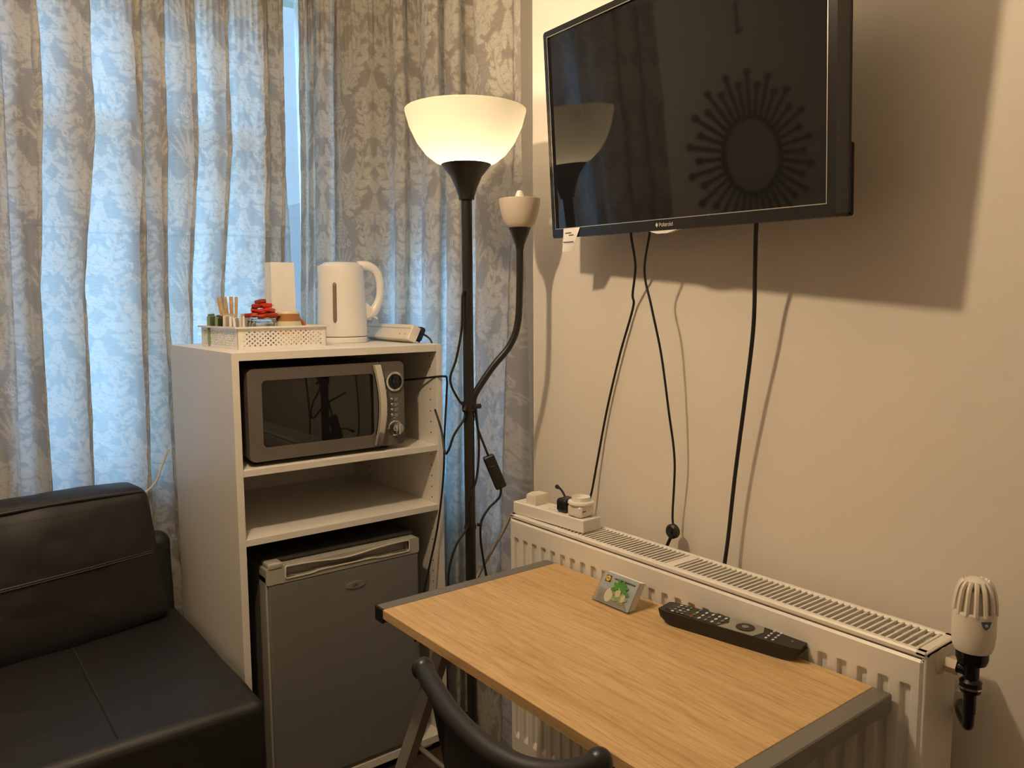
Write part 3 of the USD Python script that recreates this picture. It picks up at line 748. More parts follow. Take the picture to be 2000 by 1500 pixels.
wire(fl, [(-.010, -.006, 1.355), (-.020, -.008, 1.345), (-.022, -.006, 1.27), (-.034, 0, 1.20), (-.048, .006, 1.15), (-.030, .002, 1.105), (-.012, -.004, 1.083)])
obj('cord_clip', [moved(trimesh.creation.annulus(.0125, .0148, .010, sections=32), (0, 0, .792)), rod((.012, -.012, .797), (.022, -.016, .797), .004)], 'lamp_black', fl)
cs = wire(fl, [(.010, -.010, 1.08), (.016, -.014, 1.03), (.030, -.022, .985), (.040, -.027, .955)])
sw = obj('inline_switch', [moved(rbox(-.014, .014, -.011, .011, -.043, .043, .005), (.050, -.033, .925), ry=-22, rz=-28)], 'black_plastic', fl, label='black inline rocker switch')
obj('rocker', [moved(rbox(-.006, .006, -.0135, -.009, -.018, .018, .002), (.050, -.033, .925), ry=-22, rz=-28)], 'black_matte', sw)
wire(fl, [(.064, -.040, .890), (.062, -.036, .862), (.040, -.022, .835), (.022, -.016, .805), (.020, -.014, .76), (.028, -.016, .70), (.036, -.018, .645), (.030, -.016, .60)])
wire(fl, [(.010, -.014, 1.08), (.018, -.014, .99), (.008, -.016, .91), (-.014, -.010, .85), (-.012, -.010, .80), (-.044, -.004, .755), (-.064, .0, .69), (-.060, .0, .62), (-.030, .0, .57)])
wire(fl, [(-.012, -.006, 1.085), (-.014, -.004, 1.06), (-.040, .004, 1.02), (-.052, .010, .985), (-.050, .030, .975), (-.030, .075, 1.02), (.000, .15, 1.06)])

# ------------------------------------------------------------------ television on the right wall
BLp = np.array([-0.08575339, -0.53173008, 1.47261995])
tvx, tvz = np.array([-0.09901497, -0.99476357, -0.02532721]), np.array([-0.0788815, -0.01752571, 0.99672993])
tvn = np.array([-0.99195451, 0.10068904, -0.07673313])
M = np.eye(4); M[:3, 0], M[:3, 1], M[:3, 2], M[:3, 3] = tvx, -tvn, tvz, BLp     # local: x along the width, y into the wall, z up
tv = thing('television', 'black flat television mounted tilted on the right wall', 'television', matrix=M)
TWd, THt = .735, .4418
sx0, sx1, sz0, sz1 = .0145, TWd - .0165, .021, THt - .0135
fo = rrect(0, 0, TWd, THt, .007)
obj('bezel', plate(fo.difference(sbox(sx0, sz0, sx1, sz1)), 0, .030), 'tv_bezel', tv)
obj('screen', box(sx0, sx1, .004, .010, sz0, sz1), 'tv_screen', tv, smooth=False)
obj('trim_line', plate(sbox(sx0 - .0016, sz0 - .0016, sx1 + .0016, sz1 + .0016).difference(sbox(sx0, sz0, sx1, sz1)), -.0006, .006), 'silver_trim', tv)
obj('back_cover', [box(.004, TWd - .003, .030, .044, .003, THt - .003, .004), box(.05, TWd - .003, .044, .050, .0, .11, .003), box(.16, TWd - .16, .044, .062, .06, .36, .008)], 'black_matte', tv)
obj('infrared_lens', prism([(.323, -.001), (.345, -.0062), (.372, -.0062), (.398, -.001), (.398, .002), (.323, .002)], .012, (0, .013, 0), rx=90), 'warm_white_plastic', tv)
lg = moved(meshkit.text_mesh('Polaroid', .0074, .0005), (0, 0, 0), rx=90)
lg.vertices[:, 0] *= (.389 - .352) / (lg.bounds[1][0] - lg.bounds[0][0]); lg.apply_translation([.352 - lg.bounds[0][0], -.0003, .0066])
dm = [moved(prism([(0, -.0024), (.0017, 0), (0, .0024), (-.0017, 0)], .0005, rx=90), (.3455 + a, -.0001, .0102 + b)) for a, b in ((0, .0024), (0, -.0024), (-.0018, 0), (.0018, 0))]
obj('logo', [lg] + dm, 'print_light', tv, smooth=False)
br = obj('wall_arm', [box(.30, .44, .062, .074, .12, .30, .003), bar((.37, .074, .21), (.37, .155, .215), .05, .05)], 'black_matte', tv)
wb = thing('wall_bracket', 'black steel plate behind the television on the wall', 'bracket', (XW, -.905, 1.69))
obj('plate', box(-.012, 0, -.05, .05, -.11, .11, .002), 'black_matte', wb)
# the paper label stuck on the bezel
LM = M.copy()
pg_u = np.linspace(0, 1, 9); pg_v = np.linspace(0, 1, 13); Vp = []; 
for v in pg_v:
    for u in pg_u:
        xx = (.0445 + .060 * u) * (1 - v) + (.0415 + .034 * u) * v
        Vp.append((xx, -.0012 - .004 * v + .012 * u * v * (v > .4) * (v - .4), .0195 - .050 * v))
Vp = np.array(Vp); Fp = []
for i in range(12):
    for j in range(8):
        a = i * 9 + j; Fp += [[a, a + 1, a + 10], [a, a + 10, a + 9]]
nV = len(Vp); back = Vp + [0, .0003, 0]
pap = trimesh.Trimesh(np.vstack([Vp, back]), Fp + [[c_ + nV for c_ in f[::-1]] for f in Fp], process=False); pap.fix_normals()
pl_ = thing('paper_label', 'small white printed paper label hanging from the television corner', 'label', matrix=M)
obj('paper', pap, 'paper_white', pl_)
obj('print', [moved(dashes([.022], 0, 0, .006, .0020, 41), (.052, -.0026, .0085)), moved(dashes([.016], 0, 0, .006, .0020, 42), (.066, -.0030, .0035)), moved(dashes([.036], 0, 0, .006, .0020, 43), (.046, -.0046, -.0110))], 'print_dark', pl_, smooth=False)


def cable(label, P, r, name='cable', m='black_rubber'):
    t = thing(name, label, 'cable'); obj('lead', tube(curve(P, 90), r, 8), m, t); return t


xc = XW - .004
cable('thin black cable, leftmost of three hanging from the television', [(-.075, -.765, 1.50), (-.070, -.760, 1.465), (-.030, -.735, 1.405), (-.006, -.705, 1.345), (xc - .006, -.694, 1.315), (xc - .006, -.655, 1.21), (xc - .006, -.615, 1.08), (xc - .010, -.588, .955), (xc - .020, -.575, .868), (xc - .04, -.57, .850)], .0026)
c2 = cable('thin wavy black cable, middle of three, ending in a round adapter', [(-.080, -.825, 1.50), (-.085, -.825, 1.465), (-.070, -.798, 1.39), (-.066, -.815, 1.317), (-.050, -.828, 1.222), (-.036, -.838, 1.105), (-.020, -.842, 1.0), (-.012, -.832, .885), (-.014, -.836, .858)], .0024)
obj('adapter', [moved(lathe([(0, 0), (.013, 0), (.0155, .003), (.0155, .012), (.012, .016), (0, .017)], 28), (-.008, -.836, .847), ry=-90), rod((-.024, -.836, .847), (-.028, -.836, .847), .006)], 'black_plastic', c2)
obj('tail', tube(curve([(-.016, -.832, .834), (-.018, -.824, .815), (-.024, -.818, .79)], 12), .0035), 'black_rubber', c2)
cable('thick black cable, rightmost of three, dropping behind the radiator', [(-.105, -1.09, 1.50), (-.082, -1.070, 1.455), (-.054, -1.050, 1.390), (-.036, -1.037, 1.280), (-.024, -1.014, 1.145), (-.016, -.990, .995), (-.014, -.976, .87), (-.020, -.970, .79), (-.020, -.96, .70)], .0038)

# ------------------------------------------------------------------ radiator
RX, RB, RY0, RY1, RZ0, RZ1 = -.1388, -.036, -.4335, -1.4115, .221, .8214
ra = thing('radiator', 'long cream panel radiator with top grille under the television', 'radiator', (RX, RY1, RZ0))
rl_, rh_, rd_ = RY0 - RY1, RZ1 - RZ0, RB - RX
# front panel as a pressed sheet: vertical channels
npitch = 29; pitch = rl_ / (npitch + .45)
ys, dep_ = [], []
for i in range(npitch):
    c0 = pitch * (.72 + i)
    for a, dd in ((-.0105, 0), (-.0080, .15), (-.0062, .9), (-.0045, 1), (.0045, 1), (.0062, .9), (.0080, .15), (.0105, 0)): ys.append(c0 + a); dep_.append(dd)
ys = np.r_[0.0, .004, ys, rl_ - .004, rl_]; dep_ = np.r_[0, 0, dep_, 0, 0]
zt_ = rh_ - .0125
zsr = np.array([.0, .004, .040, .043, .050, .052, .30, zt_ - .0475, zt_ - .0455, zt_ - .043, zt_ - .0405, zt_ - .004, zt_])
zf = np.array([0, 0, 0, .2, .85, 1, 1, 1, .9, .12, 0, 0, 0])
Yg, Zg = np.meshgrid(ys, zsr); Dg = np.outer(zf, dep_) * .0085
edge = np.zeros_like(Yg); edge[:, 0] = edge[:, -1] = .004; edge[0, :] = edge[-1, :] = .004
Vr = np.stack([Dg + edge, Yg, Zg], -1).reshape(-1, 3); idx = np.arange(len(Vr)).reshape(Yg.shape)
Fr = np.stack([idx[:-1, :-1], idx[1:, :-1], idx[1:, 1:], idx[:-1, 1:]], -1).reshape(-1, 4)
pan = trimesh.Trimesh(Vr, np.vstack([Fr[:, [0, 1, 2]], Fr[:, [0, 2, 3]]]), process=False)
pback = box(.012, .016, .002, rl_ - .002, .002, zt_ - .002)
obj('front_panel', [pan, box(.004, .012, .0, .003, .004, zt_ - .004), box(.004, .012, rl_ - .003, rl_, .004, zt_ - .004)], 'radiator_white', ra, smooth=25)
obj('water_panel', [pback], 'radiator_white', ra)
obj('rear_panel', [box(rd_ - .012, rd_, .004, rl_ - .004, .004, rh_ - .02, .002)], 'radiator_white', ra)
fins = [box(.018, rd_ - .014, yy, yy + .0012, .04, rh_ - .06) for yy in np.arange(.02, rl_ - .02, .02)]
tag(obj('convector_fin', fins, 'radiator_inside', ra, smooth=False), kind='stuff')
obj('side_cover', rbox(.004, rd_, -.004, .004, .012, rh_ - .0005, .0025, 1), 'radiator_white', ra); obj('side_cover', rbox(.004, rd_, rl_ - .004, rl_ + .004, .012, rh_ - .0005, .0025, 1), 'radiator_white', ra)
g = obj('grille', [box(.002, .0155, -.004, rl_ + .004, rh_ - .011, rh_, .003), box(rd_ - .012, rd_, -.004, rl_ + .004, rh_ - .011, rh_, .003), box(.002, rd_, -.004, .014, rh_ - .009, rh_, .003), box(.002, rd_, rl_ - .014, rl_ + .004, rh_ - .009, rh_, .003),
           box(.010, rd_ - .008, rl_ / 2 - .010, rl_ / 2 + .012, rh_ - .006, rh_ - .0004, .001)], 'radiator_white', ra)
n_s = 84
for i in range(n_s):
    yy = .016 + (rl_ - .032) * i / (n_s - 1)
    if abs(yy - rl_ / 2) < .013: continue
    obj('grille_slat', box(.013, rd_ - .010, yy - .0019, yy + .0019, rh_ - .0065, rh_ - .0006, .0005), 'radiator_white', g, smooth=False)
# thermostatic valve at the near end
tr = obj('valve_body', [moved(lathe([(0, -.060), (.0085, -.060), (.0085, -.028), (.0135, -.028), (.0150, -.022), (.0150, -.012), (.0105, -.008), (.0105, .014), (.019, .016), (.0215, .024), (.0215, .036), (.017, .04), (0, .04)], 28), (.052, -.045, .572)),
                        rod((.052, -.045, .575), (.052, .0, .575), .009)], 'black_gloss', ra, label='dark polished valve body')
obj('union_nut', [moved(cyl(.0130, -.008, .008, n=6), (.052, -.020, .575), rx=90)], 'brass_nut', tr)
obj('collar', [moved(trimesh.creation.annulus(.0086, .0160, .003, sections=28), (.052, -.045, .552))], 'chrome', tr)
obj('escutcheon', [moved(lathe([(0, 0), (.022, 0), (.020, .006), (.010, .012), (0, .012)], 28), (.052, .001, .575), rx=90)], 'ivory_plastic', ra)
hd = obj('thermostat_head', moved(lathe([(0, .036), (.024, .036), (.0268, .044), (.0285, .060), (.0285, .092), (.0270, .095), (.0225, .095), (.0180, .125), (.016, .126), (0, .126)], 40), (.052, -.045, .572)), 'ivory_plastic', ra, label='ribbed cream thermostat head')
for i in range(14):
    a = i / 14 * 2 * math.pi
    P = [(.0268 * math.cos(a), .0268 * math.sin(a), .092), (.0252 * math.cos(a), .0252 * math.sin(a), .110), (.0215 * math.cos(a), .0215 * math.sin(a), .128), (.015 * math.cos(a), .015 * math.sin(a), .1375)]
    obj('rib', [moved(tube(curve(P, 12), .0034, 6), (.052, -.045, .572))], 'ivory_plastic', hd)
obj('cap', [moved(lathe([(0, .1415), (.010, .1405), (.0165, .136), (.0165, .131), (0, .130)], 32), (.052, -.045, .572))], 'ivory_plastic', hd)
mk_ang = math.radians(-128)
mkm = prism([(-.0072, .006), (.0072, .006), (.004, -.003), (0, -.006), (-.004, -.003)], .001); mkm = moved(mkm, rx=90); mkm = moved(mkm, rz=math.degrees(mk_ang) + 90)
mkm.apply_translation([.052 + .0287 * math.cos(mk_ang), -.045 + .0287 * math.sin(mk_ang), .572 + .082])
obj('marker', mkm, 'mark_blue', hd, label='small blue indicator mark'); 
dmk = moved(moved(prism(ellipse(0, 0, .0022, .0022, 16), .001), rx=90), rz=math.degrees(mk_ang) + 90); dmk.apply_translation([.052 + .0296 * math.cos(mk_ang), -.045 + .0296 * math.sin(mk_ang), .572 + .0825]); obj('marker_dot', dmk, 'button_white', hd)
obj('pipe', [tube(curve([(.052, -.045, .52), (.052, -.045, .50), (.060, -.040, .488), (.105, -.012, .486), (rd_ + .05, .0, .486)], 24), .0075, 12)], 'black_gloss', tr)
obj('pipe_rosette', [moved(lathe([(0, 0), (.019, 0), (.017, .006), (.008, .009), (0, .009)], 28), (RB - RX + .030, -.006, .486), ry=-90)], 'chrome', tr)
obj('lockshield', [rod((.052, rl_ + .002, .055), (.052, rl_ + .04, .055), .009), moved(lathe([(0, -.02), (.01, -.02), (.014, .0), (.014, .03), (.01, .05), (0, .05)], 24), (.052, rl_ + .04, .055))], 'white_plastic', ra)
for q in (.15, rl_ - .15): obj('wall_mount', box(rd_, rd_ + XW - RB, q - .02, q + .02, .1, rh_ - .1, .001), 'radiator_white', ra)

# extension lead on the radiator
e2 = thing('extension_lead', 'white four-way extension lead lying on the far end of the radiator', 'extension lead', (-.118, -.670, RZ1), 0)
EL = .235
E2 = moved(rbox(0, .056, 0, EL, 0, .030, .003), (0, 0, 0), rz=3)
obj('body', E2, 'warm_white_plastic', e2)
for yy in (.165, .110, .055): obj('socket_face', [moved(box(.008, .048, yy, yy + .045, .0298, .0306, .0003), rz=3)], 'warm_white_plastic', e2)
obj('pin_slots', [moved(box(.014 + a, .017 + a, yy, yy + .008, .0305, .0309), rz=3) for yy in (.118,) for a in (0, .018)], 'grey_cable', e2, smooth=False)
obj('supply_cord', tube(curve([(.018, EL - .004, .014), (.004, EL + .018, .0), (-.012, EL + .045, -.06), (-.035, EL + .085, -.14), (-.060, EL + .12, -.22), (-.09, EL + .16, -.30)], 40), .0042), 'grey_cable', e2)
p1 = thing('plug', 'cream three-pin plug at the window end of the radiator extension lead', 'plug', (-.097, -.490, RZ1 + .0306), 3)
obj('cap', [trimesh.Trimesh(np.array([(a, b, z) for z, s in ((0, 1), (.018, 1), (.024, .85)) for a, b in ((-.022 * s, -.016 * s), (-.022 * s, .018 * s), (.0, .026 * s), (.022 * s, .018 * s), (.022 * s, -.016 * s))])).convex_hull], 'ivory_plastic', p1)
p2 = thing('plug', 'black plug in the middle of the radiator extension lead', 'plug', (-.094, -.588, RZ1 + .0306), 3)
obj('cap', [rbox(-.020, .020, -.016, .016, 0, .032, .008)], 'black_plastic', p2)
obj('cord', tube(curve([(.006, .010, .030), (.012, .026, .040), (.022, .050, .045), (.035, .066, .040)], 20), .0026), 'black_rubber', p2); obj('strain_relief', rod((.032, .064, .041), (.044, .074, .036), .005), 'black_rubber', p2)
p3 = thing('socket_adapter', 'round white adapter at the near end of the radiator extension lead', 'adapter', (-.094, -.637, RZ1 + .0306), 3)
obj('body', [rbox(-.024, .024, -.022, .022, 0, .028, .008)], 'warm_white_plastic', p3)
obj('rim', lathe([(0, .026), (.026, .026), (.030, .030), (.029, .034), (.021, .035), (.021, .044), (.019, .044), (.017, .037), (0, .036)], 40), 'warm_white_plastic', p3)
obj('print', [moved(dashes([.010], -.018, .014, .004, .0022, 51), (0, -.0222, 0))], 'print_dark', p3, smooth=False)

# ------------------------------------------------------------------ folding table
TX0, TX1, TY0, TY1, TZ = -.583, -.146, -1.374, -.581, .7467
tb = thing('folding_table', 'oak-topped folding table with grey steel ends by the radiator', 'table', (TX0, TY1, 0))
tw, tl = TX1 - TX0, TY1 - TY0
Rw = .030
obj('table_top', box(0, tw, -tl + Rw, -Rw, TZ - .018, TZ, .0008), 'oak_laminate', tb)
for yy in (-Rw, -tl):
    rl2 = obj('end_rail', box(.004, tw - .001, yy, yy + Rw, TZ - .028, TZ + .0006, .002), 'steel_grey', tb)
    obj('end_cap', box(-.001, .004, yy, yy + Rw, TZ - .028, TZ + .0006, .001), 'black_plastic', rl2)
for yy, y2 in ((-.020, -.22), (-tl + .020, -tl + .22)):
    obj('leg', bar((.186, yy, TZ - .022), (-.131, yy, .012), .020, .032, (0, 1, 0)), 'steel_grey', tb)
    obj('leg', bar((tw - .020, y2, TZ - .020), (tw - .020, y2, .0), .024, .024, (0, 1, 0)), 'steel_grey', tb)
    obj('cross_rail', bar((.17, yy, TZ - .030), (tw - .02, y2, TZ - .030), .016, .012), 'steel_grey', tb)
obj('stretcher', rod((.076, -.02, .442), (.076, -tl + .02, .442), .005), 'steel_grey', tb)
obj('brace', rod((.138, -.05, .620), (.210, -.17, .715), .005), 'steel_grey', tb); obj('brace', rod((.138, -tl + .05, .620), (.210, -tl + .17, .715), .005), 'steel_grey', tb)

# remote control
rc = thing('remote_control', 'long black television remote lying on the table', 'remote control', (-.1722, -1.1015, TZ), -79.5 + 180)
RL, RW = .262, .050
zt2 = .026
pr = []
for sx in (-1, 1):
    for (xx, zz, yw) in ((RL / 2, .026, .84), (RL / 2 - .004, .012, .80), (RL / 2 - .022, .0, .80), (RL / 2 - .012, .026, 1.0), (RL / 2 - .016, .014, .98), (RL / 2 - .03, .0, .86)):
        for sy in (-1, 1): pr.append((sx * xx, sy * RW / 2 * yw, zz))
obj('case', trimesh.Trimesh(np.array(pr)).convex_hull, 'remote_black', rc, smooth=25)


def rbtn(x_, y_, m_, w_=.0035, h_=.0028, name='button', hz=.0015):
    return obj(name, prism(ellipse(0, 0, w_, h_, 12), hz, (x_, y_, zt2 - .0002)), m_, rc, smooth=False)


# local +x is the far (top) end
pd = obj('key_panel', [prism([(RL / 2 - .012, -.020), (RL / 2 - .012, .020), (.006, .021), (-.004, .0), (.006, -.021)], .0006, (0, 0, zt2 - .0002))], 'black_gloss', rc, smooth=False)
pan2 = obj('silver_panel', [prism([(.002, 0), (.012, -.0235), (-.052, -.0235), (-.060, 0), (-.052, .0235), (.012, .0235)], .0010, (0, 0, zt2 - .0002))], 'remote_silver', rc, smooth=False, label='silver panel with the round navigation pad')
obj('navigation_ring', moved(trimesh.creation.annulus(.0065, .0160, .002, sections=36), (-.028, 0, zt2 + .001)), 'black_gloss', pan2)
obj('ok_button', prism(ellipse(0, 0, .0060, .0060, 24), .0022, (-.028, 0, zt2 + .0006)), 'button_grey', pan2)
for i, mm in enumerate(('button_red', 'button_green', 'button_yellow', 'button_blue')): rbtn(.066, .0165 - .011 * i, mm, .0022, .0042)
for i in range(4):
    for j in range(3):
        rbtn(.094 - .0098 * j + .018 * 0 + .018 - .008, -.0165 + .011 * i, 'button_white' if (i + j) % 3 == 0 else 'button_grey', .0028, .0028)
for j in range(4):
    for i in range(3): rbtn(.052 - .0125 * j, -.014 + .014 * i, 'button_white' if j % 2 == 0 or i == 0 else 'button_grey', .0024, .0046)
for j in range(2):
    for i in range(4): rbtn(-.072 - .012 * j, -.0165 + .011 * i, 'button_white', .0022, .0030)
obj('logo', prism(ellipse(0, 0, .002, .003, 12), .0004, (-.110, 0, zt2)), 'button_grey', rc)

# card holder
A, B, D_ = np.array([-.235, -.823]), np.array([-.237, -.920]), np.array([-.139, -.886])
ch = thing('card_holder', 'clear acrylic holder with a printed card, on the table', 'card holder', (B[0], B[1], TZ), 90)
# local x: along the long edge (towards the window), local y: from front edge away towards the viewer's left -> use +y = -world x; depth runs to -y
CL, CDp, CH = .097, .072, .052
lean = math.degrees(math.atan2(.034, CH - .002))


# sloped face: bottom edge at y=0, leaning back to y=-.034 at the top
def face(x0, x1, t0, t1, thick=.0004, lift=0.0):
    """a patch on the slope; t runs 0..1 up the slope"""
    q = []
    n_ = np.array([0, CH, .034]); n_ = n_ / np.linalg.norm(n_)
    for xx, tt in ((x0, t0), (x1, t0), (x1, t1), (x0, t1)):
        p0 = np.array([xx, -.034 * tt - .002, CH * tt + .001])
        q += [p0 + n_ * lift, p0 + n_ * (lift - thick)]
    return trimesh.Trimesh(np.array(q)).convex_hull


def face_poly(pts, lift=.0004, thick=.0004):
    n_ = np.array([0, CH, .034]); n_ = n_ / np.linalg.norm(n_)
    m = prism([(a, b) for a, b in pts], thick)
    L_ = math.hypot(CH, .034)
    R_ = np.eye(4); R_[:3, 0] = [1, 0, 0]; R_[:3, 1] = np.array([0, -.034, CH]) / L_; R_[:3, 2] = n_ * 1.0; R_[:3, 3] = np.array([0, -.002, .001]) + n_ * (lift - thick)
    # x runs towards the window, so seen from the front the reading direction is -x: mirror
    m.vertices[:, 0] = CL - m.vertices[:, 0]; m.invert()
    m.apply_transform(R_); return m


obj('base_plate', box(0, CL, -CDp, 0, 0, .002, .0004), 'clear_plastic', ch, smooth=False)
obj('front_slope', face(0, CL, 0, 1, .002, .0026), 'clear_plastic', ch, smooth=False)
for xx in (0, CL - .002):
    obj('side_wall', trimesh.Trimesh(np.array([(xx + a, b, z) for a in (0, .002) for b, z in ((-.001, .002), (-.034, CH), (-.050, CH - .003), (-CDp, .002))])).convex_hull, 'clear_plastic', ch, smooth=False)
cards = obj('card_stack', [trimesh.Trimesh(np.array([(xx, b, z) for xx in (.003, CL - .003) for b, z in ((-.004, .003), (-.036, CH), (-.052, CH - .004), (-.022, .003))])).convex_hull], 'paper_white', ch, smooth=False, label='stack of white cards')
SL = math.hypot(CH, .034)
prn = obj('printed_card', face(.003, CL - .003, .03, 1, .0004, .0002), 'card_sky', ch, smooth=False, label='card printed with a green plant and small lettering')
obj('printed_floor', face_poly([(.005, .003), (.090, .003), (.075, .020), (.045, .024), (.005, .030)], .0004), 'card_floor', prn, smooth=False)
obj('printed_vase', face_poly(ellipse(.034, .020, .010, .014, 20), .0007), 'paper_cream', prn, smooth=False)
r7 = np.random.default_rng(3)
obj('printed_plant', [face_poly(ellipse(.062 + r7.uniform(-.016, .018), .012 + r7.uniform(0, .016), .006, .004, 10), .0009 + .0001 * i) for i in range(14)], 'card_pale_green', prn, smooth=False)
obj('printed_fruit', [face_poly(ellipse(.056, .030, .0065, .010, 16), .0026), face_poly(ellipse(.072, .022, .005, .008, 16), .0026)], 'card_cream', prn, smooth=False)
lv = []
for (a, b, an, ln_) in ((.046, .040, 140, .010), (.050, .046, 100, .010), (.058, .047, 60, .009), (.044, .034, 200, .009), (.066, .040, 20, .011), (.072, .034, -20, .011), (.062, .044, 40, .008)):
    e_ = ellipse(0, 0, ln_, .0038, 14); c_, s_ = math.cos(math.radians(an)), math.sin(math.radians(an)); e_ = e_ @ np.array([[c_, s_], [-s_, c_]]); lv.append(face_poly(e_ + [a, b], .0028 + .0001 * len(lv)))
obj('printed_leaves', lv, 'card_green', prn, smooth=False)
sq = obj('printed_badge', face_poly([(.012, .043), (.025, .043), (.025, .056), (.012, .056)], .0012), 'card_black', prn, smooth=False, label='black square badge with a yellow disc')
obj('yellow_disc', face_poly(ellipse(.0185, .0495, .0056, .0056, 24), .0018), 'card_yellow', sq, smooth=False)
obj('disc_mark', [face_poly([(.0155, .0488), (.0180, .0488), (.0180, .0506), (.0155, .0506)], .0022), face_poly([(.0190, .0488), (.0213, .0488), (.0213, .0502), (.0190, .0502)], .0022)], 'card_black', sq, smooth=False)
r8 = np.random.default_rng(11); lt = []
xq = .034
while xq < .088:
    wq = r8.uniform(.0016, .0028); lt.append(face_poly([(xq, .0515), (xq + wq, .0515), (xq + wq, .0545), (xq, .0545)], .0012)); xq += wq + .0009
obj('printed_lettering', lt, 'print_dark', prn, smooth=False)

# ------------------------------------------------------------------ sofa bed and cushion
sf = thing('sofa_bed', 'black leather sofa bed under the window beside the cabinet', 'sofa', (-.672, -.20, 0))


def soft_box(x0, x1, y0, y1, z0, z1, r, dents=.006, seed=1, sub=.02, puff=0.0):
    m = rbox(x0, x1, y0, y1, z0, z1, r, 3)
    m = m.subdivide_to_size(sub, max_iter=9); m.merge_vertices(); m = trimesh.Trimesh(m.vertices, m.faces, process=True)
    v = m.vertices.copy(); c_ = v.mean(0); n_ = m.vertex_normals
    q = meshkit.fbm(v * 7, 3, seed) - .5
    hx_, hy_, hz_ = (np.array([x1 - x0, y1 - y0, z1 - z0]) / 2)
    d = (v - [(x0 + x1) / 2, (y0 + y1) / 2, (z0 + z1) / 2]) / [hx_, hy_, hz_]
    k_ = np.clip(1 - d**2, 0, 1); bulge = puff * (np.abs(n_[:, 1]) * k_[:, 0] * k_[:, 2] + np.abs(n_[:, 2]) * k_[:, 0] * k_[:, 1])**.7
    m.vertices = v + n_ * (q * dents * 2 + bulge)[:, None]
    return m


obj('seat', soft_box(-1.25, .006, 0, .80, .20, .425, .024, .004, 2, .03, .006), 'leather', sf, smooth=60)
obj('seat_base', [rbox(-1.24, -.012, .02, .79, .045, .205, .015)], 'black_matte', sf)
sv = [(-.405 + .0, .0 + t, .4305 + .0045 * math.sin(math.pi * t / .8)) for t in np.linspace(.02, .60, 20)]
obj('seat_seam', [tube(np.array([(-.30, y_, .4285) for y_ in np.linspace(.03, .60, 12)]), .0018, 6), tube(np.array([(x_, .0125, .413) for x_ in np.linspace(-1.2, -.03, 20)]), .003, 6)], 'leather', sf)
obj('seat_stitching', [rod((-.297, y_, .4298), (-.297, y_ + .006, .4298), .0007, 5) for y_ in np.arange(.03, .62, .010)], 'leather_thread', sf, smooth=False)
obj('backrest', soft_box(-1.25, -.004, .705, .780, .30, .660, .034, .004, 6, .03), 'leather', sf, smooth=60)
for q in ((-.06, .06), (-1.18, .06), (-.06, .74), (-1.18, .74)): obj('leg', cyl(.02, 0, .05, *q, n=16), 'black_plastic', sf)
cu = thing('back_cushion', 'large black leather back cushion leaning on the sofa bed', 'cushion', (-.705, .430, .432), 10)
cm = soft_box(-.62, .0, 0, .118, 0, .378, .030, .010, 12, .018, .022)
cv = cm.vertices; cv[:, 1] += .12 * (cv[:, 2])            # leans back
cv[:, 0] -= .075 * np.clip(cv[:, 2], 0, 1) * np.clip((cv[:, 0] + .62) / .62, 0, 1)
cm.vertices = cv
SH = obj('cover', cm, 'leather', cu, smooth=60)
zs_ = .195
obj('seam', tube(curve([(-.60, -.016 + .12 * zs_, zs_ - .01), (-.45, -.024 + .12 * zs_, zs_), (-.25, -.024 + .12 * zs_, zs_ + .004), (-.04, -.006 + .12 * zs_, zs_ + .006)], 40), .0034, 6), 'leather', cu)
obj('seam_stitching', [tube(curve([(-.60, -.018 + .12 * zs_, zs_ - .014), (-.45, -.026 + .12 * zs_, zs_ - .004), (-.25, -.026 + .12 * zs_, zs_), (-.04, -.008 + .12 * zs_, zs_ + .002)], 40), .0011, 5)], 'leather_thread', cu)
obj('piping', tube(curve([(-.60, .006 + .12 * .37, .366), (-.4, .001 + .12 * .38, .376), (-.2, .001 + .12 * .38, .376), (-.045, .008 + .12 * .37, .368)], 40), .005, 8), 'leather', cu)
cable('pale thin cable behind the sofa, running up beside the cabinet', [(-.66, .560, .90), (-.675, .570, .86), (-.70, .572, .80), (-.74, .585, .76), (-.80, .590, .70)], .0034, m='paper_cream')

# ------------------------------------------------------------------ folding chair, near the camera
chx = thing('folding_chair', 'black folding chair with curved back pushed up to the table', 'chair', (-.70, -1.09, 0))
arc = curve([(.016, .165, .778), (-.003, .100, .776), (-.020, .035, .775), (-.030, -.035, .774), (-.029, -.090, .773), (-.014, -.136, .773), (.018, -.166, .774), (.056, -.174, .776)], 70)
obj('back_rail', tube(arc, np.r_[.010, .0145, np.full(len(arc) - 4, .0145), .0145, .010], 16, flat=1.0), 'black_matte', chx)
pa = arc[18:-10]
Vb = []
for t_, q in enumerate(pa):
    for dz2 in (0, -.05, -.10, -.15):
        for o_ in (-.004, .004): Vb.append((q[0] + o_ + .03 * dz2, q[1], q[2] + dz2 - .006))
n1 = len(pa); Fb = []
ii = lambda t_, d_, o_: t_ * 8 + d_ * 2 + o_
for t_ in range(n1 - 1):
    for d_ in range(3):
        Fb += [[ii(t_, d_, 0), ii(t_ + 1, d_, 0), ii(t_ + 1, d_ + 1, 0)], [ii(t_, d_, 0), ii(t_ + 1, d_ + 1, 0), ii(t_, d_ + 1, 0)], [ii(t_, d_, 1), ii(t_ + 1, d_ + 1, 1), ii(t_ + 1, d_, 1)], [ii(t_, d_, 1), ii(t_, d_ + 1, 1), ii(t_ + 1, d_ + 1, 1)]]
    for d_ in (0, 3): Fb += [[ii(t_, d_, 0), ii(t_, d_, 1), ii(t_ + 1, d_, 1)], [ii(t_, d_, 0), ii(t_ + 1, d_, 1), ii(t_ + 1, d_, 0)]]
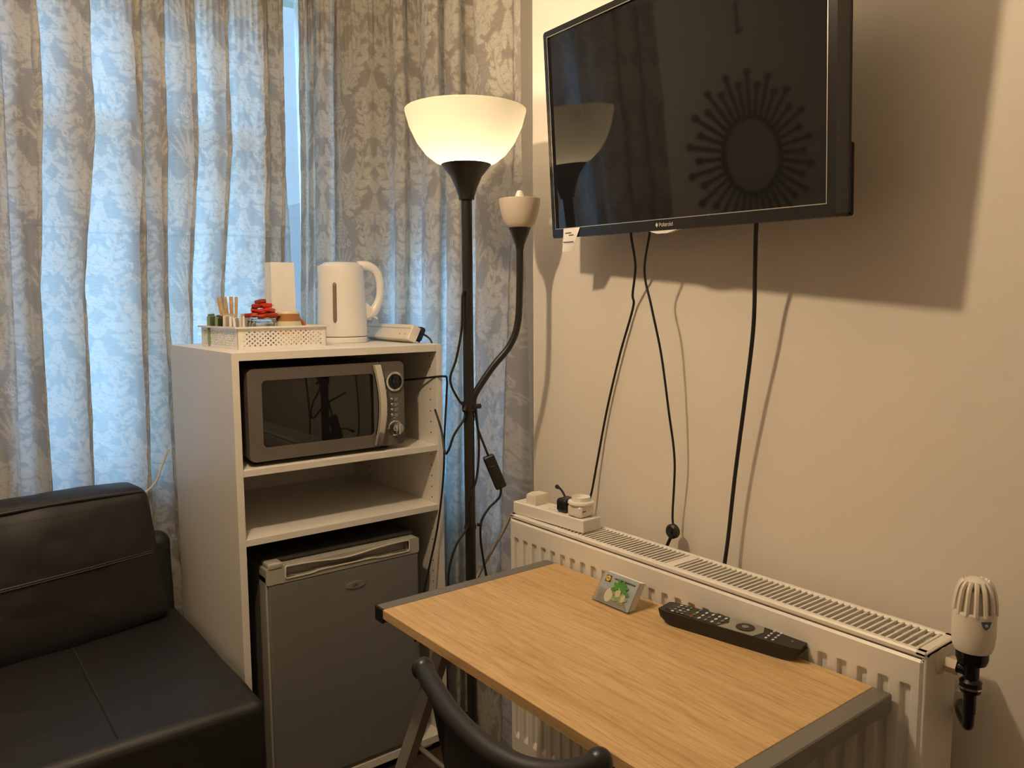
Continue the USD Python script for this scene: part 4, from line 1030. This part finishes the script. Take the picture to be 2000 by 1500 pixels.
for t_ in (0, n1 - 1):
    for d_ in range(3): Fb += [[ii(t_, d_, 0), ii(t_, d_ + 1, 0), ii(t_, d_ + 1, 1)], [ii(t_, d_, 0), ii(t_, d_ + 1, 1), ii(t_, d_, 1)]]
bp = trimesh.Trimesh(Vb, Fb, process=False); bp.fix_normals()
obj('back_panel', bp, 'black_matte', chx)
for s_ in (-1, 1):
    yk = -.015 + s_ * .095
    obj('back_post', tube(curve([(-.008 if s_ > 0 else -.020, yk, .764), (.020, yk, .62), (.06, yk, .46), (.20, yk, .20), (.30, yk, .012)], 40), .0115, 12), 'black_plastic', chx)
    obj('rear_leg', tube(curve([(.26, yk * .9, .44), (.12, yk * .9, .25), (-.05, yk * .9, .012)], 24), .0105, 12), 'black_plastic', chx)
    obj('rail_end', moved(trimesh.creation.icosphere(3, .0175), tuple(arc[0] if s_ > 0 else arc[-1])), 'black_plastic', chx)
obj('seat', rbox(.03, .36, -.20, .135, .435, .460, .011), 'black_matte', chx)
obj('leg_bar', rod((-.03, -.15, .04), (-.03, .14, .04), .008), 'black_plastic', chx); obj('leg_bar', rod((.275, -.165, .06), (.275, .155, .06), .008), 'black_plastic', chx)

# ------------------------------------------------------------------ sunburst mirror on the window wall, seen in the television's screen
sm = thing('sunburst_mirror', 'dark sunburst mirror seen reflected in the television screen', 'mirror', (-1.85, YW, 1.700))
obj('glass', moved(lathe([(0, 0), (.165, 0), (.165, .010), (0, .014)], 56), rx=90), 'mirror_glass', sm)
obj('rim', moved(trimesh.creation.annulus(.160, .176, .02, sections=56), (0, -.008, 0), rx=90), 'mirror_frame', sm)
for i in range(36):
    a = i / 36 * 2 * math.pi; l_ = .36 if i % 2 else .31
    ry_ = [bar((.165 * math.cos(a), -.010, .165 * math.sin(a)), (l_ * math.cos(a), -.010, l_ * math.sin(a)), .015, .010, (0, 1, 0)), moved(trimesh.creation.icosphere(1, .017), (l_ * math.cos(a), -.012, l_ * math.sin(a)))]
    if i % 2: ry_.append(moved(trimesh.creation.icosphere(1, .010), (.265 * math.cos(a), -.012, .265 * math.sin(a))))
    obj('ray', ry_, 'mirror_frame', sm)
hk = thing('hook', 'slim dark hook on the wall above the sunburst mirror', 'hook', (-1.82, YW, 2.22)); obj('bar', box(-.006, .006, -.014, 0, 0, .14, .003), 'mirror_frame', hk); obj('peg', rod((0, -.012, .01), (0, -.035, .02), .005), 'mirror_frame', hk)

# ------------------------------------------------------------------ pendant lamp, above the frame
pn = thing('pendant_lamp', 'bare pendant bulb hanging from the ceiling above the sofa', 'lamp', (PENDANT_AT[0], PENDANT_AT[1], PENDANT_AT[2]))
obj('bulb', trimesh.creation.icosphere(3, .034), 'pendant_glow', pn)
obj('holder', lathe([(0, .030), (.016, .030), (.02, .06), (.012, .085), (0, .085)], 24), 'white_plastic', pn)
obj('flex', cyl(.003, .08, HZ - PENDANT_AT[2] - .02, n=8), 'white_plastic', pn)
obj('ceiling_rose', lathe([(0, HZ - PENDANT_AT[2]), (.04, HZ - PENDANT_AT[2]), (.036, HZ - PENDANT_AT[2] - .02), (0, HZ - PENDANT_AT[2] - .025)], 24), 'white_plastic', pn)
